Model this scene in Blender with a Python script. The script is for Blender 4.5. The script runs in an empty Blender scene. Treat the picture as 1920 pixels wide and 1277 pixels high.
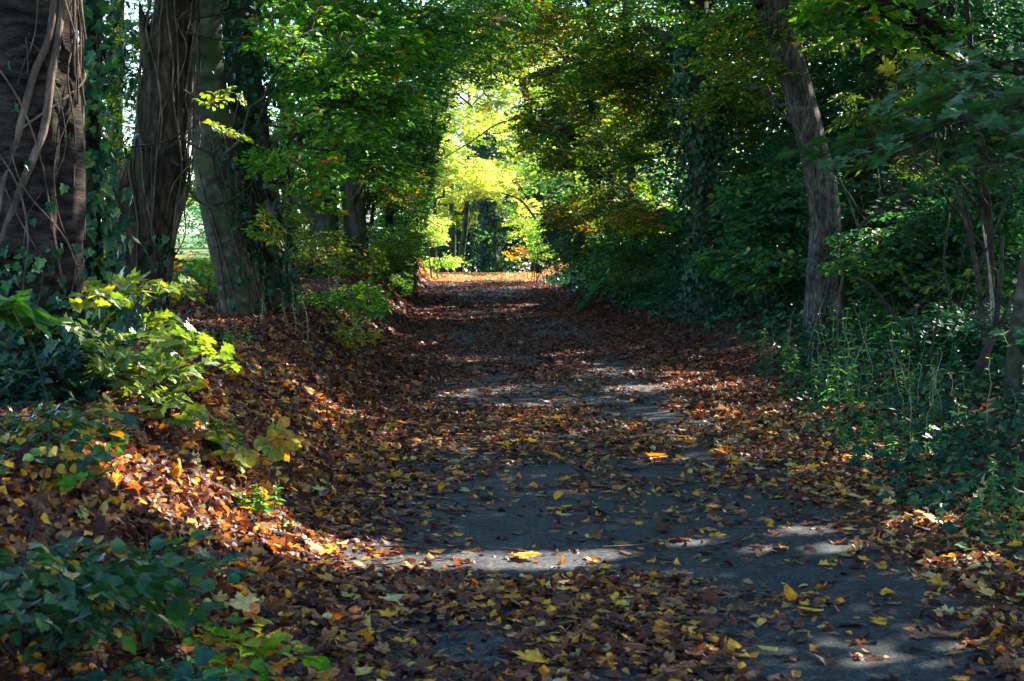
import bpy, math, random
import numpy as np
from mathutils import Vector

rng = np.random.default_rng(11)
random.seed(11)
scene = bpy.context.scene
col = scene.collection
F = 3200.0            # focal length in pixels of the 1920 px wide photograph
YAW, PITCH = math.radians(1.77), math.radians(-3.82)
CAM = np.array([0.0, 0.0, 1.6])
RC = 0.665            # x of the lane's centre line

SUN_AZ, SUN_EL = math.radians(52), math.radians(36)
SUN = np.array([math.sin(SUN_AZ)*math.cos(SUN_EL), math.cos(SUN_AZ)*math.cos(SUN_EL), math.sin(SUN_EL)])

def P(px, py, Y):
    """world point seen at photo pixel (px, py) that lies Y metres ahead"""
    f = np.array([math.sin(YAW)*math.cos(PITCH), math.cos(YAW)*math.cos(PITCH), math.sin(PITCH)])
    r = np.array([math.cos(YAW), -math.sin(YAW), 0.0])
    u = np.cross(r, f)
    d = f + r*(px-960)/F + u*(638.5-py)/F
    return CAM + d*(Y/d[1])

# ------------------------------------------------------------------ noise
def _hash(ix, iy, iz):
    h = (ix.astype(np.int64)*374761393 + iy.astype(np.int64)*668265263 + iz.astype(np.int64)*2147483647) & 0xffffffff
    h = ((h ^ (h >> 13))*1274126177) & 0xffffffff
    return ((h ^ (h >> 16)) & 0xffff)/65535.0*2-1

def vnoise(x, y, z=0.0):
    x, y, z = np.broadcast_arrays(np.asarray(x, float), np.asarray(y, float), np.asarray(z, float))
    x0, y0, z0 = np.floor(x), np.floor(y), np.floor(z)
    fx, fy, fz = x-x0, y-y0, z-z0
    fx, fy, fz = [t*t*(3-2*t) for t in (fx, fy, fz)]
    r = 0
    for a in (0, 1):
        for b in (0, 1):
            for c in (0, 1):
                w = (fx if a else 1-fx)*(fy if b else 1-fy)*(fz if c else 1-fz)
                r = r + w*_hash(x0+a, y0+b, z0+c)
    return r

def sstep(a, b, x):
    t = np.clip((x-a)/(b-a), 0, 1)
    return t*t*(3-2*t)

# ------------------------------------------------------------------ terrain
def ground(x, y):
    x = np.asarray(x, float); y = np.asarray(y, float)
    z = np.zeros(np.broadcast(x, y).shape)
    u = x-RC
    n = vnoise(x*0.9, y*0.9, 3.3)*0.05 + vnoise(x*2.7, y*2.7, 7.1)*0.025
    lb = sstep(0, 1, (-1.36-u)/(1.10+0.25*vnoise(y*0.35, 0.5)))
    ht = 0.68+0.10*vnoise(y*0.3, 9.5)
    z = z + lb*ht*(1-0.25*sstep(-4, -9, x))
    edge = 2.6-0.2*sstep(12, 6, y)-0.5*sstep(40, 52, y)
    rb = sstep(0, 1, (u-edge+0.4)/2.2)
    z = z + rb*(0.22+0.55*sstep(20, 34, y))
    off = sstep(1.5, 1.9, np.abs(u))
    z = z + n*off
    # a shallow pothole in the tarmac
    z = z - 0.045*np.exp(-(((x-1.42)/0.17)**2+((y-7.45)/0.22)**2))
    # the lane drops away past its crest
    d = np.clip(y-57.5, 0, None)
    z = z - (0.045*np.sqrt(d*d+4)-0.045*2)*sstep(-9, -3.5, x)
    return z

def gnormal(x, y, e=0.05):
    dx = (ground(x+e, y)-ground(x-e, y))/(2*e); dy = (ground(x, y+e)-ground(x, y-e))/(2*e)
    n = np.stack([-dx, -dy, np.ones_like(dx)], -1)
    return n/np.linalg.norm(n, axis=-1, keepdims=True)

def pg(px, py):
    """ground point under a photo pixel"""
    lo, hi = 3.0, 90.0
    ys = np.linspace(lo, hi, 2500)
    pts = np.array([P(px, py, 1.0)-CAM])*ys[:, None]+CAM
    hit = np.where(pts[:, 2] < ground(pts[:, 0], pts[:, 1]))[0]
    i = hit[0] if len(hit) else len(ys)-1
    p = pts[i].copy(); p[2] = ground(p[0], p[1])
    return p

# ------------------------------------------------------------------ mesh buffer
class Tmpl:
    def __init__(self, v, f):
        self.v = np.array(v, np.float32)
        self.li = np.concatenate([np.array(x) for x in f]).astype(np.int32)
        self.ls = np.array([len(x) for x in f], np.int32)

class MB:
    def __init__(self):
        self.v, self.li, self.ls, self.t, self.m, self.s = [], [], [], [], [], []
        self.n = 0
    def raw(self, v, li, ls, t, m, smooth):
        v = np.asarray(v, np.float32)
        self.v.append(v); self.li.append(np.asarray(li, np.int32)+self.n); self.ls.append(np.asarray(ls, np.int32))
        k = len(ls)
        self.t.append(np.broadcast_to(np.asarray(t, np.float32), (k,))); self.m.append(np.full(k, m, np.int32)); self.s.append(np.full(k, smooth, bool))
        self.n += len(v)
    def inst(self, T, R, pos, s, tint, mat=0, smooth=False):
        N = len(pos)
        if N == 0: return
        s = np.broadcast_to(np.asarray(s, float), (N,)) if np.ndim(s) < 2 else s
        tv = T.v[None]*(s[:, None, None] if s.ndim == 1 else s[:, None, :])
        V = np.einsum('nij,nkj->nki', R, tv)+pos[:, None]
        k = len(T.v)
        li = (T.li[None]+(np.arange(N)*k)[:, None]).ravel()
        self.raw(V.reshape(-1, 3), li, np.tile(T.ls, N), np.repeat(tint, len(T.ls)), mat, smooth)
    def tube(self, path, rad, seg=8, mat=0, lump=0.0, lf=(2.0, 0.8), tint=0.5, cap=True, flute=None, seed=0.0):
        p = np.asarray(path, float); n = len(p)
        rad = np.broadcast_to(np.asarray(rad, float), (n,))
        t = np.gradient(p, axis=0); t /= np.linalg.norm(t, axis=1, keepdims=True)+1e-9
        a = np.array([1.0, 0, 0]) if abs(t[0, 0]) < 0.8 else np.array([0, 1.0, 0])
        A = np.zeros((n, 3)); B = np.zeros((n, 3))
        for i in range(n):
            a = a-t[i]*np.dot(a, t[i]); a /= np.linalg.norm(a)+1e-9
            A[i] = a; B[i] = np.cross(t[i], a)
        th = np.linspace(0, 2*math.pi, seg, endpoint=False)
        mul = np.ones((n, seg))
        L = np.concatenate([[0], np.cumsum(np.linalg.norm(np.diff(p, axis=0), axis=1))])
        if lump:
            C, S = np.cos(th)[None]*lf[0], np.sin(th)[None]*lf[0]
            mul += lump*(vnoise(C+seed, S, L[:, None]*lf[1]+seed)+0.5*vnoise(C*2.3+5, S*2.3, L[:, None]*lf[1]*2.3+seed)+0.22*vnoise(C*6+5, S*6, L[:, None]*lf[1]*5+seed))
        if flute is not None: mul += flute(th[None, :], L[:, None])
        R = rad[:, None]*mul
        V = p[:, None]+R[..., None]*(np.cos(th)[None, :, None]*A[:, None]+np.sin(th)[None, :, None]*B[:, None])
        V = V.reshape(-1, 3)
        i, j = np.meshgrid(np.arange(n-1), np.arange(seg), indexing='ij')
        q = np.stack([i*seg+j, i*seg+(j+1) % seg, (i+1)*seg+(j+1) % seg, (i+1)*seg+j], -1).reshape(-1)
        ls = [4]*((n-1)*seg)
        if cap:
            q = np.concatenate([q, (n-1)*seg+np.arange(seg)]); ls.append(seg)
        self.raw(V, q, ls, tint, mat, True)
    def build(self, name, mats, parent=None, base=None):
        me = bpy.data.meshes.new(name)
        if self.n:
            v = np.concatenate(self.v)
            if base is not None: v = v-np.asarray(base, np.float32)
            li = np.concatenate(self.li); ls = np.concatenate(self.ls)
            me.vertices.add(len(v)); me.vertices.foreach_set('co', v.astype(np.float32).ravel())
            me.loops.add(len(li)); me.loops.foreach_set('vertex_index', li)
            me.polygons.add(len(ls))
            me.polygons.foreach_set('loop_start', np.concatenate([[0], np.cumsum(ls)[:-1]]).astype(np.int32))
            me.polygons.foreach_set('material_index', np.concatenate(self.m))
            me.polygons.foreach_set('use_smooth', np.concatenate(self.s))
            a = me.attributes.new('tint', 'FLOAT', 'FACE'); a.data.foreach_set('value', np.concatenate(self.t).astype(np.float32))
            me.update(calc_edges=True)
        for m in (mats if isinstance(mats, (list, tuple)) else [mats]): me.materials.append(m)
        o = bpy.data.objects.new(name, me); col.objects.link(o)
        if parent is not None: o.parent = parent
        elif base is not None: o.location = base
        return o

def tag(o, label=None, cat=None, group=None, kind=None):
    if label: o['label'] = label
    if cat: o['category'] = cat
    if group: o['group'] = group
    if kind: o['kind'] = kind
    return o

def empty(name, loc, label, cat, group=None):
    o = bpy.data.objects.new(name, None); o.empty_display_size = 0.2; o.location = loc; col.objects.link(o)
    return tag(o, label, cat, group)

def frames(d, nrm):
    x = d/(np.linalg.norm(d, axis=-1, keepdims=True)+1e-9)
    z = nrm-(nrm*x).sum(-1, keepdims=True)*x
    z = z/(np.linalg.norm(z, axis=-1, keepdims=True)+1e-9)
    y = np.cross(z, x)
    return np.stack([x, y, z], -1)

def runit(n):
    v = rng.normal(size=(n, 3)); return v/np.linalg.norm(v, axis=1, keepdims=True)

# ------------------------------------------------------------------ materials
def newmat(name):
    m = bpy.data.materials.new(name); m.use_nodes = True
    nt = m.node_tree; nt.nodes.clear()
    return m, nt, nt.nodes, nt.links

def ramp(N, stops, interp='LINEAR'):
    r = N.new('ShaderNodeValToRGB'); cr = r.color_ramp; cr.interpolation = interp
    while len(cr.elements) < len(stops): cr.elements.new(0.5)
    for e, (p, c) in zip(cr.elements, stops): e.position = p; e.color = (*c, 1)
    return r

def leafmat(name, stops, transl=0.42, gloss=0.5, rough=0.4, boost=(2.0, 1.9, 0.9)):
    m, nt, N, L = newmat(name)
    at = N.new('ShaderNodeAttribute'); at.attribute_name = 'tint'
    r = ramp(N, stops); L.new(at.outputs['Fac'], r.inputs[0])
    no = N.new('ShaderNodeTexNoise'); no.inputs['Scale'].default_value = 38; no.inputs['Detail'].default_value = 2
    geo = N.new('ShaderNodeNewGeometry'); L.new(geo.outputs['Position'], no.inputs['Vector'])
    hs = N.new('ShaderNodeHueSaturation'); L.new(r.outputs[0], hs.inputs['Color'])
    mr = N.new('ShaderNodeMapRange'); mr.inputs[1].default_value = 0.3; mr.inputs[2].default_value = 0.7; mr.inputs[3].default_value = 0.6; mr.inputs[4].default_value = 1.35
    L.new(no.outputs['Fac'], mr.inputs[0]); L.new(mr.outputs[0], hs.inputs['Value'])
    d = N.new('ShaderNodeBsdfDiffuse'); L.new(hs.outputs[0], d.inputs[0])
    mul = N.new('ShaderNodeMix'); mul.data_type = 'RGBA'; mul.blend_type = 'MULTIPLY'; mul.inputs[0].default_value = 1; mul.clamp_result = False
    L.new(hs.outputs[0], mul.inputs[6]); mul.inputs[7].default_value = (*boost, 1)
    t = N.new('ShaderNodeBsdfTranslucent'); L.new(mul.outputs[2], t.inputs[0])
    mx = N.new('ShaderNodeMixShader'); mx.inputs[0].default_value = transl
    L.new(d.outputs[0], mx.inputs[1]); L.new(t.outputs[0], mx.inputs[2])
    g = N.new('ShaderNodeBsdfGlossy'); g.inputs['Roughness'].default_value = rough; g.inputs[0].default_value = (1, 1, 1, 1)
    fr = N.new('ShaderNodeFresnel')
    io = N.new('ShaderNodeMapRange'); io.inputs[3].default_value = 1.42; io.inputs[4].default_value = 1/1.42
    L.new(geo.outputs['Backfacing'], io.inputs[0]); L.new(io.outputs[0], fr.inputs[0])
    mf = N.new('ShaderNodeMath'); mf.operation = 'MULTIPLY'; mf.inputs[1].default_value = gloss; L.new(fr.outputs[0], mf.inputs[0])
    m2 = N.new('ShaderNodeMixShader'); L.new(mf.outputs[0], m2.inputs[0]); L.new(mx.outputs[0], m2.inputs[1]); L.new(g.outputs[0], m2.inputs[2])
    o = N.new('ShaderNodeOutputMaterial'); L.new(m2.outputs[0], o.inputs[0])
    return m

GREEN = [(0, (.018, .080, .010)), (.45, (.045, .155, .012)), (.78, (.110, .215, .012)), (.90, (.24, .26, .014)), (.965, (.34, .20, .012)), (1, (.36, .10, .012))]
YGREEN = [(0, (.10, .20, .02)), (.4, (.25, .34, .06)), (.75, (.46, .46, .13)), (.94, (.52, .36, .08)), (1, (.40, .13, .02))]
OLIVE = [(0, (.020, .085, .012)), (.4, (.055, .15, .012)), (.68, (.15, .20, .012)), (.85, (.34, .24, .012)), (1, (.40, .12, .012))]
DARK = [(0, (.012, .066, .042)), (.6, (.026, .112, .046)), (.9, (.075, .190, .030)), (1, (.16, .17, .015))]
IVY = [(0, (.005, .027, .014)), (.6, (.010, .050, .021)), (.92, (.026, .100, .024)), (1, (.06, .10, .02))]
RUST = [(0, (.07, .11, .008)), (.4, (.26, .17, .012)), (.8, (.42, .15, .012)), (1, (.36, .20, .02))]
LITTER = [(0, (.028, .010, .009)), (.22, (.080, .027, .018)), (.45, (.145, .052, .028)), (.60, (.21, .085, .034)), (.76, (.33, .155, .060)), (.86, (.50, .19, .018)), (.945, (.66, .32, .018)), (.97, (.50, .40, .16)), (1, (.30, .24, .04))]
SYC = [(0, (.010, .045, .012)), (.7, (.02, .075, .014)), (.93, (.05, .11, .012)), (1, (.35, .20, .01))]
HAZEL = [(0, (.05, .10, .012)), (.4, (.11, .16, .014)), (.75, (.22, .23, .02)), (.93, (.40, .26, .02)), (1, (.34, .15, .02))]

M = {}
M['green'] = leafmat('beech leaf green', GREEN, .45, .25)
M['ygreen'] = leafmat('yellowing leaf', YGREEN, .60, .12, .4, (2.7, 2.6, 1.7))
M['olive'] = leafmat('turning beech leaf', OLIVE, .45, .22)
M['dark'] = leafmat('dark understorey leaf', DARK, .48, .3, .45)
M['ivy'] = leafmat('ivy leaf', IVY, .20, .38, .36)
M['rust'] = leafmat('rust beech leaf', RUST, .45, .2)
M['syc'] = leafmat('sycamore leaf', SYC, .36, .6)
M['hazel'] = leafmat('hazel leaf', HAZEL, .5, .5)
M['litter'] = leafmat('fallen leaf', LITTER, .28, .25, .45, (1.6, 1.0, .6))

def barkmat(name, c0, c1, scale, band=False, moss=0.0, bump=0.5, rough=.9):
    m, nt, N, L = newmat(name)
    geo = N.new('ShaderNodeNewGeometry')
    mp = N.new('ShaderNodeMapping'); L.new(geo.outputs['Position'], mp.inputs[0]); mp.inputs['Scale'].default_value = scale
    n1 = N.new('ShaderNodeTexNoise'); n1.inputs['Scale'].default_value = 1; n1.inputs['Detail'].default_value = 9; n1.inputs['Roughness'].default_value = .70
    L.new(mp.outputs[0], n1.inputs[0])
    n2 = N.new('ShaderNodeTexNoise'); n2.inputs['Scale'].default_value = 2.2; n2.inputs['Detail'].default_value = 4; L.new(geo.outputs['Position'], n2.inputs[0])
    r = ramp(N, [(.38, c0), (.52, tuple((a*.55+b*.45) for a, b in zip(c0, c1))), (.64, tuple(b*1.15 for b in c1))]); L.new(n1.outputs[0], r.inputs[0])
    mr = N.new('ShaderNodeMapRange'); mr.inputs[1].default_value = .35; mr.inputs[2].default_value = .7; mr.inputs[3].default_value = .55; mr.inputs[4].default_value = 1.35; L.new(n2.outputs[0], mr.inputs[0])
    hs = N.new('ShaderNodeHueSaturation'); L.new(r.outputs[0], hs.inputs['Color']); L.new(mr.outputs[0], hs.inputs['Value'])
    n3 = N.new('ShaderNodeTexNoise'); n3.inputs['Scale'].default_value = 3.1; n3.inputs['Detail'].default_value = 6; L.new(geo.outputs['Position'], n3.inputs[0])
    mm = N.new('ShaderNodeMapRange'); mm.inputs[1].default_value = .62-moss*.3; mm.inputs[2].default_value = .74-moss*.3; mm.inputs[4].default_value = min(1, moss*2); L.new(n3.outputs[0], mm.inputs[0])
    mx = N.new('ShaderNodeMix'); mx.data_type = 'RGBA'; L.new(mm.outputs[0], mx.inputs[0]); L.new(hs.outputs[0], mx.inputs[6]); mx.inputs[7].default_value = (.030, .050, .012, 1)
    b = N.new('ShaderNodeBsdfPrincipled'); b.inputs['Roughness'].default_value = rough; L.new(mx.outputs[2], b.inputs['Base Color']); b.inputs['Specular IOR Level'].default_value = .12
    bp = N.new('ShaderNodeBump'); bp.inputs['Strength'].default_value = bump; bp.inputs['Distance'].default_value = .06; L.new(n1.outputs[0], bp.inputs['Height']); L.new(bp.outputs[0], b.inputs['Normal'])
    o = N.new('ShaderNodeOutputMaterial'); L.new(b.outputs[0], o.inputs[0])
    return m

M['bark_band'] = barkmat('horizontally banded bark', (.004, .003, .0022), (.058, .040, .031), (6, 6, 20), moss=.14, bump=1.0)
M['bark_brown'] = barkmat('brown bark', (.007, .005, .003), (.060, .040, .026), (18, 18, 6), moss=.22, bump=.9)
M['bark_smooth'] = barkmat('smooth beech bark', (.016, .016, .010), (.075, .070, .044), (7, 7, 10), moss=.38, bump=.35)
M['bark_grey'] = barkmat('ridged grey bark', (.026, .021, .017), (.18, .155, .125), (30, 30, 9), moss=.27, bump=1.0)
M['bark_dark'] = barkmat('dark mossy bark', (.012, .011, .008), (.06, .05, .035), (10, 10, 2), moss=.45)
M['bark_red'] = barkmat('reddish bark', (.022, .014, .011), (.10, .065, .05), (12, 12, 2), moss=.08)
M['vine'] = barkmat('dry creeper stem', (.035, .024, .017), (.13, .092, .065), (14, 14, 5), bump=.4)
M['twig'] = barkmat('twig bark', (.016, .012, .009), (.055, .042, .03), (12, 12, 12), bump=.2)
M['stick'] = barkmat('pale dead stick', (.14, .11, .08), (.30, .25, .18), (12, 12, 12), bump=.2)
M['stem'] = barkmat('green plant stem', (.05, .09, .02), (.13, .16, .05), (20, 20, 4), bump=.1)

def groundmat():
    m, nt, N, L = newmat('woodland soil and meadow')
    geo = N.new('ShaderNodeNewGeometry'); sx = N.new('ShaderNodeSeparateXYZ'); L.new(geo.outputs['Position'], sx.inputs[0])
    n1 = N.new('ShaderNodeTexNoise'); n1.inputs['Scale'].default_value = 22; n1.inputs['Detail'].default_value = 6; L.new(geo.outputs['Position'], n1.inputs[0])
    r1 = ramp(N, [(.3, (.012, .008, .005)), (.5, (.035, .02, .011)), (.7, (.075, .042, .02))]); L.new(n1.outputs[0], r1.inputs[0])
    n2 = N.new('ShaderNodeTexNoise'); n2.inputs['Scale'].default_value = 1.4; n2.inputs['Detail'].default_value = 8; L.new(geo.outputs['Position'], n2.inputs[0])
    r2 = ramp(N, [(.3, (.035, .075, .014)), (.7, (.075, .13, .026))]); L.new(n2.outputs[0], r2.inputs[0])
    ad = N.new('ShaderNodeMath'); ad.operation = 'MULTIPLY_ADD'; ad.inputs[1].default_value = 1.5; L.new(n2.outputs[0], ad.inputs[0]); L.new(sx.outputs[0], ad.inputs[2])
    mr = N.new('ShaderNodeMapRange'); mr.inputs[1].default_value = -3.4; mr.inputs[2].default_value = -4.4; L.new(ad.outputs[0], mr.inputs[0])
    mx = N.new('ShaderNodeMix'); mx.data_type = 'RGBA'; L.new(mr.outputs[0], mx.inputs[0]); L.new(r1.outputs[0], mx.inputs[6]); L.new(r2.outputs[0], mx.inputs[7])
    b = N.new('ShaderNodeBsdfPrincipled'); b.inputs['Roughness'].default_value = .95; b.inputs['Specular IOR Level'].default_value = .2
    L.new(mx.outputs[2], b.inputs['Base Color'])
    bp = N.new('ShaderNodeBump'); bp.inputs['Strength'].default_value = .6; bp.inputs['Distance'].default_value = .03; L.new(n1.outputs[0], bp.inputs['Height']); L.new(bp.outputs[0], b.inputs['Normal'])
    o = N.new('ShaderNodeOutputMaterial'); L.new(b.outputs[0], o.inputs[0])
    return m

def roadmat():
    m, nt, N, L = newmat('old worn tarmac')
    geo = N.new('ShaderNodeNewGeometry'); sx = N.new('ShaderNodeSeparateXYZ'); L.new(geo.outputs['Position'], sx.inputs[0])
    n1 = N.new('ShaderNodeTexNoise'); n1.inputs['Scale'].default_value = 70; n1.inputs['Detail'].default_value = 5; n1.inputs['Roughness'].default_value = .7; L.new(geo.outputs['Position'], n1.inputs[0])
    n2 = N.new('ShaderNodeTexNoise'); n2.inputs['Scale'].default_value = 3.0; n2.inputs['Detail'].default_value = 10; n2.inputs['Roughness'].default_value = .78; L.new(geo.outputs['Position'], n2.inputs[0])
    r1 = ramp(N, [(.38, (.005, .005, .006)), (.50, (.019, .020, .022)), (.62, (.080, .078, .080))]); L.new(n1.outputs[0], r1.inputs[0])
    r2 = ramp(N, [(.36, (.38, .38, .40)), (.5, (.95, .95, .95)), (.66, (1.8, 1.7, 1.55))]); L.new(n2.outputs[0], r2.inputs[0])
    mu = N.new('ShaderNodeMix'); mu.data_type = 'RGBA'; mu.blend_type = 'MULTIPLY'; mu.inputs[0].default_value = 1; L.new(r1.outputs[0], mu.inputs[6]); L.new(r2.outputs[0], mu.inputs[7])
    # the smoother, darker reinstatement strip right of the joint
    n3 = N.new('ShaderNodeTexNoise'); n3.inputs['Scale'].default_value = 3; n3.inputs['Detail'].default_value = 4; L.new(geo.outputs['Position'], n3.inputs[0])
    xs = N.new('ShaderNodeMath'); xs.operation = 'MULTIPLY_ADD'; xs.inputs[1].default_value = .10; L.new(n3.outputs[0], xs.inputs[0]); L.new(sx.outputs[0], xs.inputs[2])
    pm = N.new('ShaderNodeMapRange'); pm.inputs[1].default_value = .815; pm.inputs[2].default_value = .825; L.new(xs.outputs[0], pm.inputs[0])
    pm2 = N.new('ShaderNodeMapRange'); pm2.inputs[1].default_value = 12; pm2.inputs[2].default_value = 10.5; L.new(sx.outputs[1], pm2.inputs[0])
    mm = N.new('ShaderNodeMath'); mm.operation = 'MULTIPLY'; L.new(pm.outputs[0], mm.inputs[0]); L.new(pm2.outputs[0], mm.inputs[1])
    dk = N.new('ShaderNodeMix'); dk.data_type = 'RGBA'; dk.blend_type = 'MULTIPLY'; L.new(mm.outputs[0], dk.inputs[0]); L.new(mu.outputs[2], dk.inputs[6]); dk.inputs[7].default_value = (.72, .76, .74, 1)
    ja = N.new('ShaderNodeMath'); ja.operation = 'SUBTRACT'; ja.inputs[1].default_value = .818; L.new(xs.outputs[0], ja.inputs[0])
    jb = N.new('ShaderNodeMath'); jb.operation = 'ABSOLUTE'; L.new(ja.outputs[0], jb.inputs[0])
    jm = N.new('ShaderNodeMapRange'); jm.inputs[1].default_value = .008; jm.inputs[2].default_value = .022; jm.inputs[3].default_value = .12; jm.inputs[4].default_value = 1; L.new(jb.outputs[0], jm.inputs[0])
    jx = N.new('ShaderNodeMix'); jx.data_type = 'RGBA'; jx.blend_type = 'MULTIPLY'; jx.inputs[0].default_value = 1; L.new(dk.outputs[2], jx.inputs[6]); L.new(jm.outputs[0], jx.inputs[7])
    nd = N.new('ShaderNodeTexNoise'); nd.inputs['Scale'].default_value = 4; nd.inputs['Detail'].default_value = 5; L.new(geo.outputs['Position'], nd.inputs[0])
    va = N.new('ShaderNodeVectorMath'); va.operation = 'MULTIPLY_ADD'; L.new(nd.outputs['Color'], va.inputs[0]); va.inputs[1].default_value = (.35, .35, 0); L.new(geo.outputs['Position'], va.inputs[2])
    vo = N.new('ShaderNodeTexVoronoi'); vo.feature = 'DISTANCE_TO_EDGE'; vo.inputs['Scale'].default_value = 1.5; L.new(va.outputs[0], vo.inputs['Vector'])
    cm = N.new('ShaderNodeMapRange'); cm.inputs[1].default_value = .004; cm.inputs[2].default_value = .016; cm.inputs[3].default_value = .25; L.new(vo.outputs['Distance'], cm.inputs[0])
    ck = N.new('ShaderNodeMapRange'); ck.inputs[1].default_value = .46; ck.inputs[2].default_value = .56; L.new(n3.outputs[0], ck.inputs[0])
    cx = N.new('ShaderNodeMix'); cx.data_type = 'RGBA'; cx.blend_type = 'MULTIPLY'; L.new(ck.outputs[0], cx.inputs[0]); L.new(jx.outputs[2], cx.inputs[6]); L.new(cm.outputs[0], cx.inputs[7])
    b = N.new('ShaderNodeBsdfPrincipled'); L.new(cx.outputs[2], b.inputs['Base Color'])
    rr = N.new('ShaderNodeMapRange'); rr.inputs[3].default_value = .9; rr.inputs[4].default_value = .7; b.inputs['Specular IOR Level'].default_value = .22; L.new(n2.outputs[0], rr.inputs[0]); L.new(rr.outputs[0], b.inputs['Roughness'])
    bp = N.new('ShaderNodeBump'); bp.inputs['Strength'].default_value = .5; bp.inputs['Distance'].default_value = .006; L.new(n1.outputs[0], bp.inputs['Height'])
    bp2 = N.new('ShaderNodeBump'); bp2.inputs['Strength'].default_value = .3; bp2.inputs['Distance'].default_value = .03; L.new(n2.outputs[0], bp2.inputs['Height']); L.new(bp.outputs[0], bp2.inputs['Normal']); L.new(bp2.outputs[0], b.inputs['Normal'])
    o = N.new('ShaderNodeOutputMaterial'); L.new(b.outputs[0], o.inputs[0])
    return m
M['ground'] = groundmat(); M['road'] = roadmat()

# ------------------------------------------------------------------ leaf shapes (length 1 along +x, normal +z)
def half_leaf(half, curl=0.0, fold=0.15, twist=0.0):
    h = np.array(half, float); n = len(h)
    v = []
    def put(x, y):
        z = fold*abs(y)+curl*(x-.3)**2+twist*x*y
        v.append((x, y, z))
    for x, y in h: put(x, y)
    for x, y in h[1:-1]: put(x, -y)
    right = list(range(n)); left = [0]+list(range(n, n+n-2))+[n-1]
    return Tmpl(v, [right[::-1], left])

OVAL = [(0, 0), (.22, .26), (.55, .30), (.82, .15), (1, 0)]
OVALN = [(0, 0), (.3, .31), (.68, .25), (1, 0)]
LANCE = [(0, 0), (.25, .13), (.6, .11), (1, 0)]
IVYH = [(0, 0), (-.10, .22), (.06, .50), (.26, .30), (.48, .42), (.62, .20), (1, 0)]
MAPLE = [(0, 0), (-.14, .16), (-.02, .46), (.12, .36), (.20, .30), (.38, .66), (.46, .48), (.56, .46), (.50, .24), (.66, .30), (.76, .26), (.80, .13), (1, 0)]
HAZ = [(0, 0), (-.04, .24), (.22, .42), (.55, .42), (.78, .26), (.84, .12), (1, 0)]
T_far = Tmpl([(0, 0, 0), (.5, .30, .06), (1, 0, 0), (.5, -.30, .06)], [[0, 3, 2, 1]])
T_oval = half_leaf(OVALN, -.15, .18)
T_ovals = [half_leaf(OVAL, c, f, t) for c, f, t in ((-.2, .2, .1), (.15, .12, -.15), (-.35, .28, 0))]
T_lance = half_leaf(LANCE, -.4, .2)
T_ivy = half_leaf(IVYH, -.15, .12)
T_maple = half_leaf(MAPLE, -.25, .15)
T_hazel = half_leaf(HAZ, -.3, .14)

def curled(half_w, curl, cup, twist, n=5):
    """fallen leaf: strip of n stations with a raised or sunken midrib, curled along its length"""
    v = [(0, 0, 0)]; f = []
    xs = np.linspace(0, 1, n+2)
    for x in xs[1:-1]:
        w = half_w(x)
        for s in (1, 0, -1):
            y = s*w; z = cup*abs(s)*w+twist*(x-.5)*y*2
            v.append((x, y, z))
    v.append((1, 0, 0))
    v = np.array(v)
    k = curl
    if abs(k) > 1e-3:
        a = v[:, 0]*k
        z0 = v[:, 2].copy()
        v[:, 2] = (1-np.cos(a))/k+z0*np.cos(a); v[:, 0] = np.sin(a)/k-z0*np.sin(a)
    v[:, 0] -= v[:, 0].mean(); v[:, 2] -= v[:, 2].mean()
    f += [[0, 2, 1], [0, 3, 2]]
    for i in range(n-1):
        a = 1+3*i
        f += [[a, a+1, a+4, a+3], [a+1, a+2, a+5, a+4]]
    a = 1+3*(n-1); e = len(v)-1
    f += [[a, a+1, e], [a+1, a+2, e]]
    return Tmpl(v, f)

def bw(x): return .34*math.sin(math.pi*x**.85)**.8
LIT = []
for i in range(16):
    LIT.append(curled(bw, random.uniform(-1.8, 2.1), random.uniform(-.7, .9), random.uniform(-.8, .8), 4))
def maple_litter(curl, fold, tw):
    t = half_leaf(MAPLE, curl, fold, tw); t.v = t.v.copy(); t.v[:, 0] -= .4; return t
LITM = [maple_litter(c, f, t) for c, f, t in ((.3, .1, .2), (-.35, -.15, -.2), (.5, .35, 0), (.1, -.05, .3), (-.15, .3, -.35))]

# ------------------------------------------------------------------ sprays: a twig with leaves in a flattened fan
def make_spray(nside, per, ll, seed, flat=.35, droop=.25, length=.6):
    r = np.random.default_rng(seed)
    pos, d, nn, segs = [], [], [], []
    main = lambda t: np.array([t*length, .05*math.sin(t*4+seed), -droop*length*t*t])
    segs.append(([main(t) for t in (0, .33, .66, 1)], .006))
    for i in range(nside):
        t = .12+.85*(i+.3*r.random())/nside; s = 1 if i % 2 else -1
        b = main(t); ang = s*math.radians(r.uniform(35, 65)); ln = length*(.62-.42*t)*r.uniform(.7, 1.2)
        dd = np.array([math.cos(ang), math.sin(ang), r.uniform(-.35, .1)])
        segs.append(([b, b+dd*ln*.5, b+dd*ln-np.array([0, 0, .05*ln])], .003))
        for k in range(per):
            q = (k+.6)/per; p = b+dd*ln*q; s2 = 1 if k % 2 else -1
            a2 = ang+s2*math.radians(r.uniform(30, 70))*(0 if k == per-1 else 1)
            pos.append(p); d.append([math.cos(a2), math.sin(a2), r.uniform(-.5, .15)])
            nn.append([r.normal()*flat, r.normal()*flat, 1])
    for k in range(per):
        t = (k+.5)/per; s2 = 1 if k % 2 else -1
        a2 = s2*math.radians(r.uniform(30, 60))*(0 if k == per-1 else 1)
        pos.append(main(t)); d.append([math.cos(a2), math.sin(a2), r.uniform(-.4, .1)]); nn.append([r.normal()*flat, r.normal()*flat, 1])
    return dict(p=np.array(pos), R=frames(np.array(d, float), np.array(nn, float)), s=ll*r.uniform(.7, 1.2, len(pos)), segs=segs)

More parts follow.
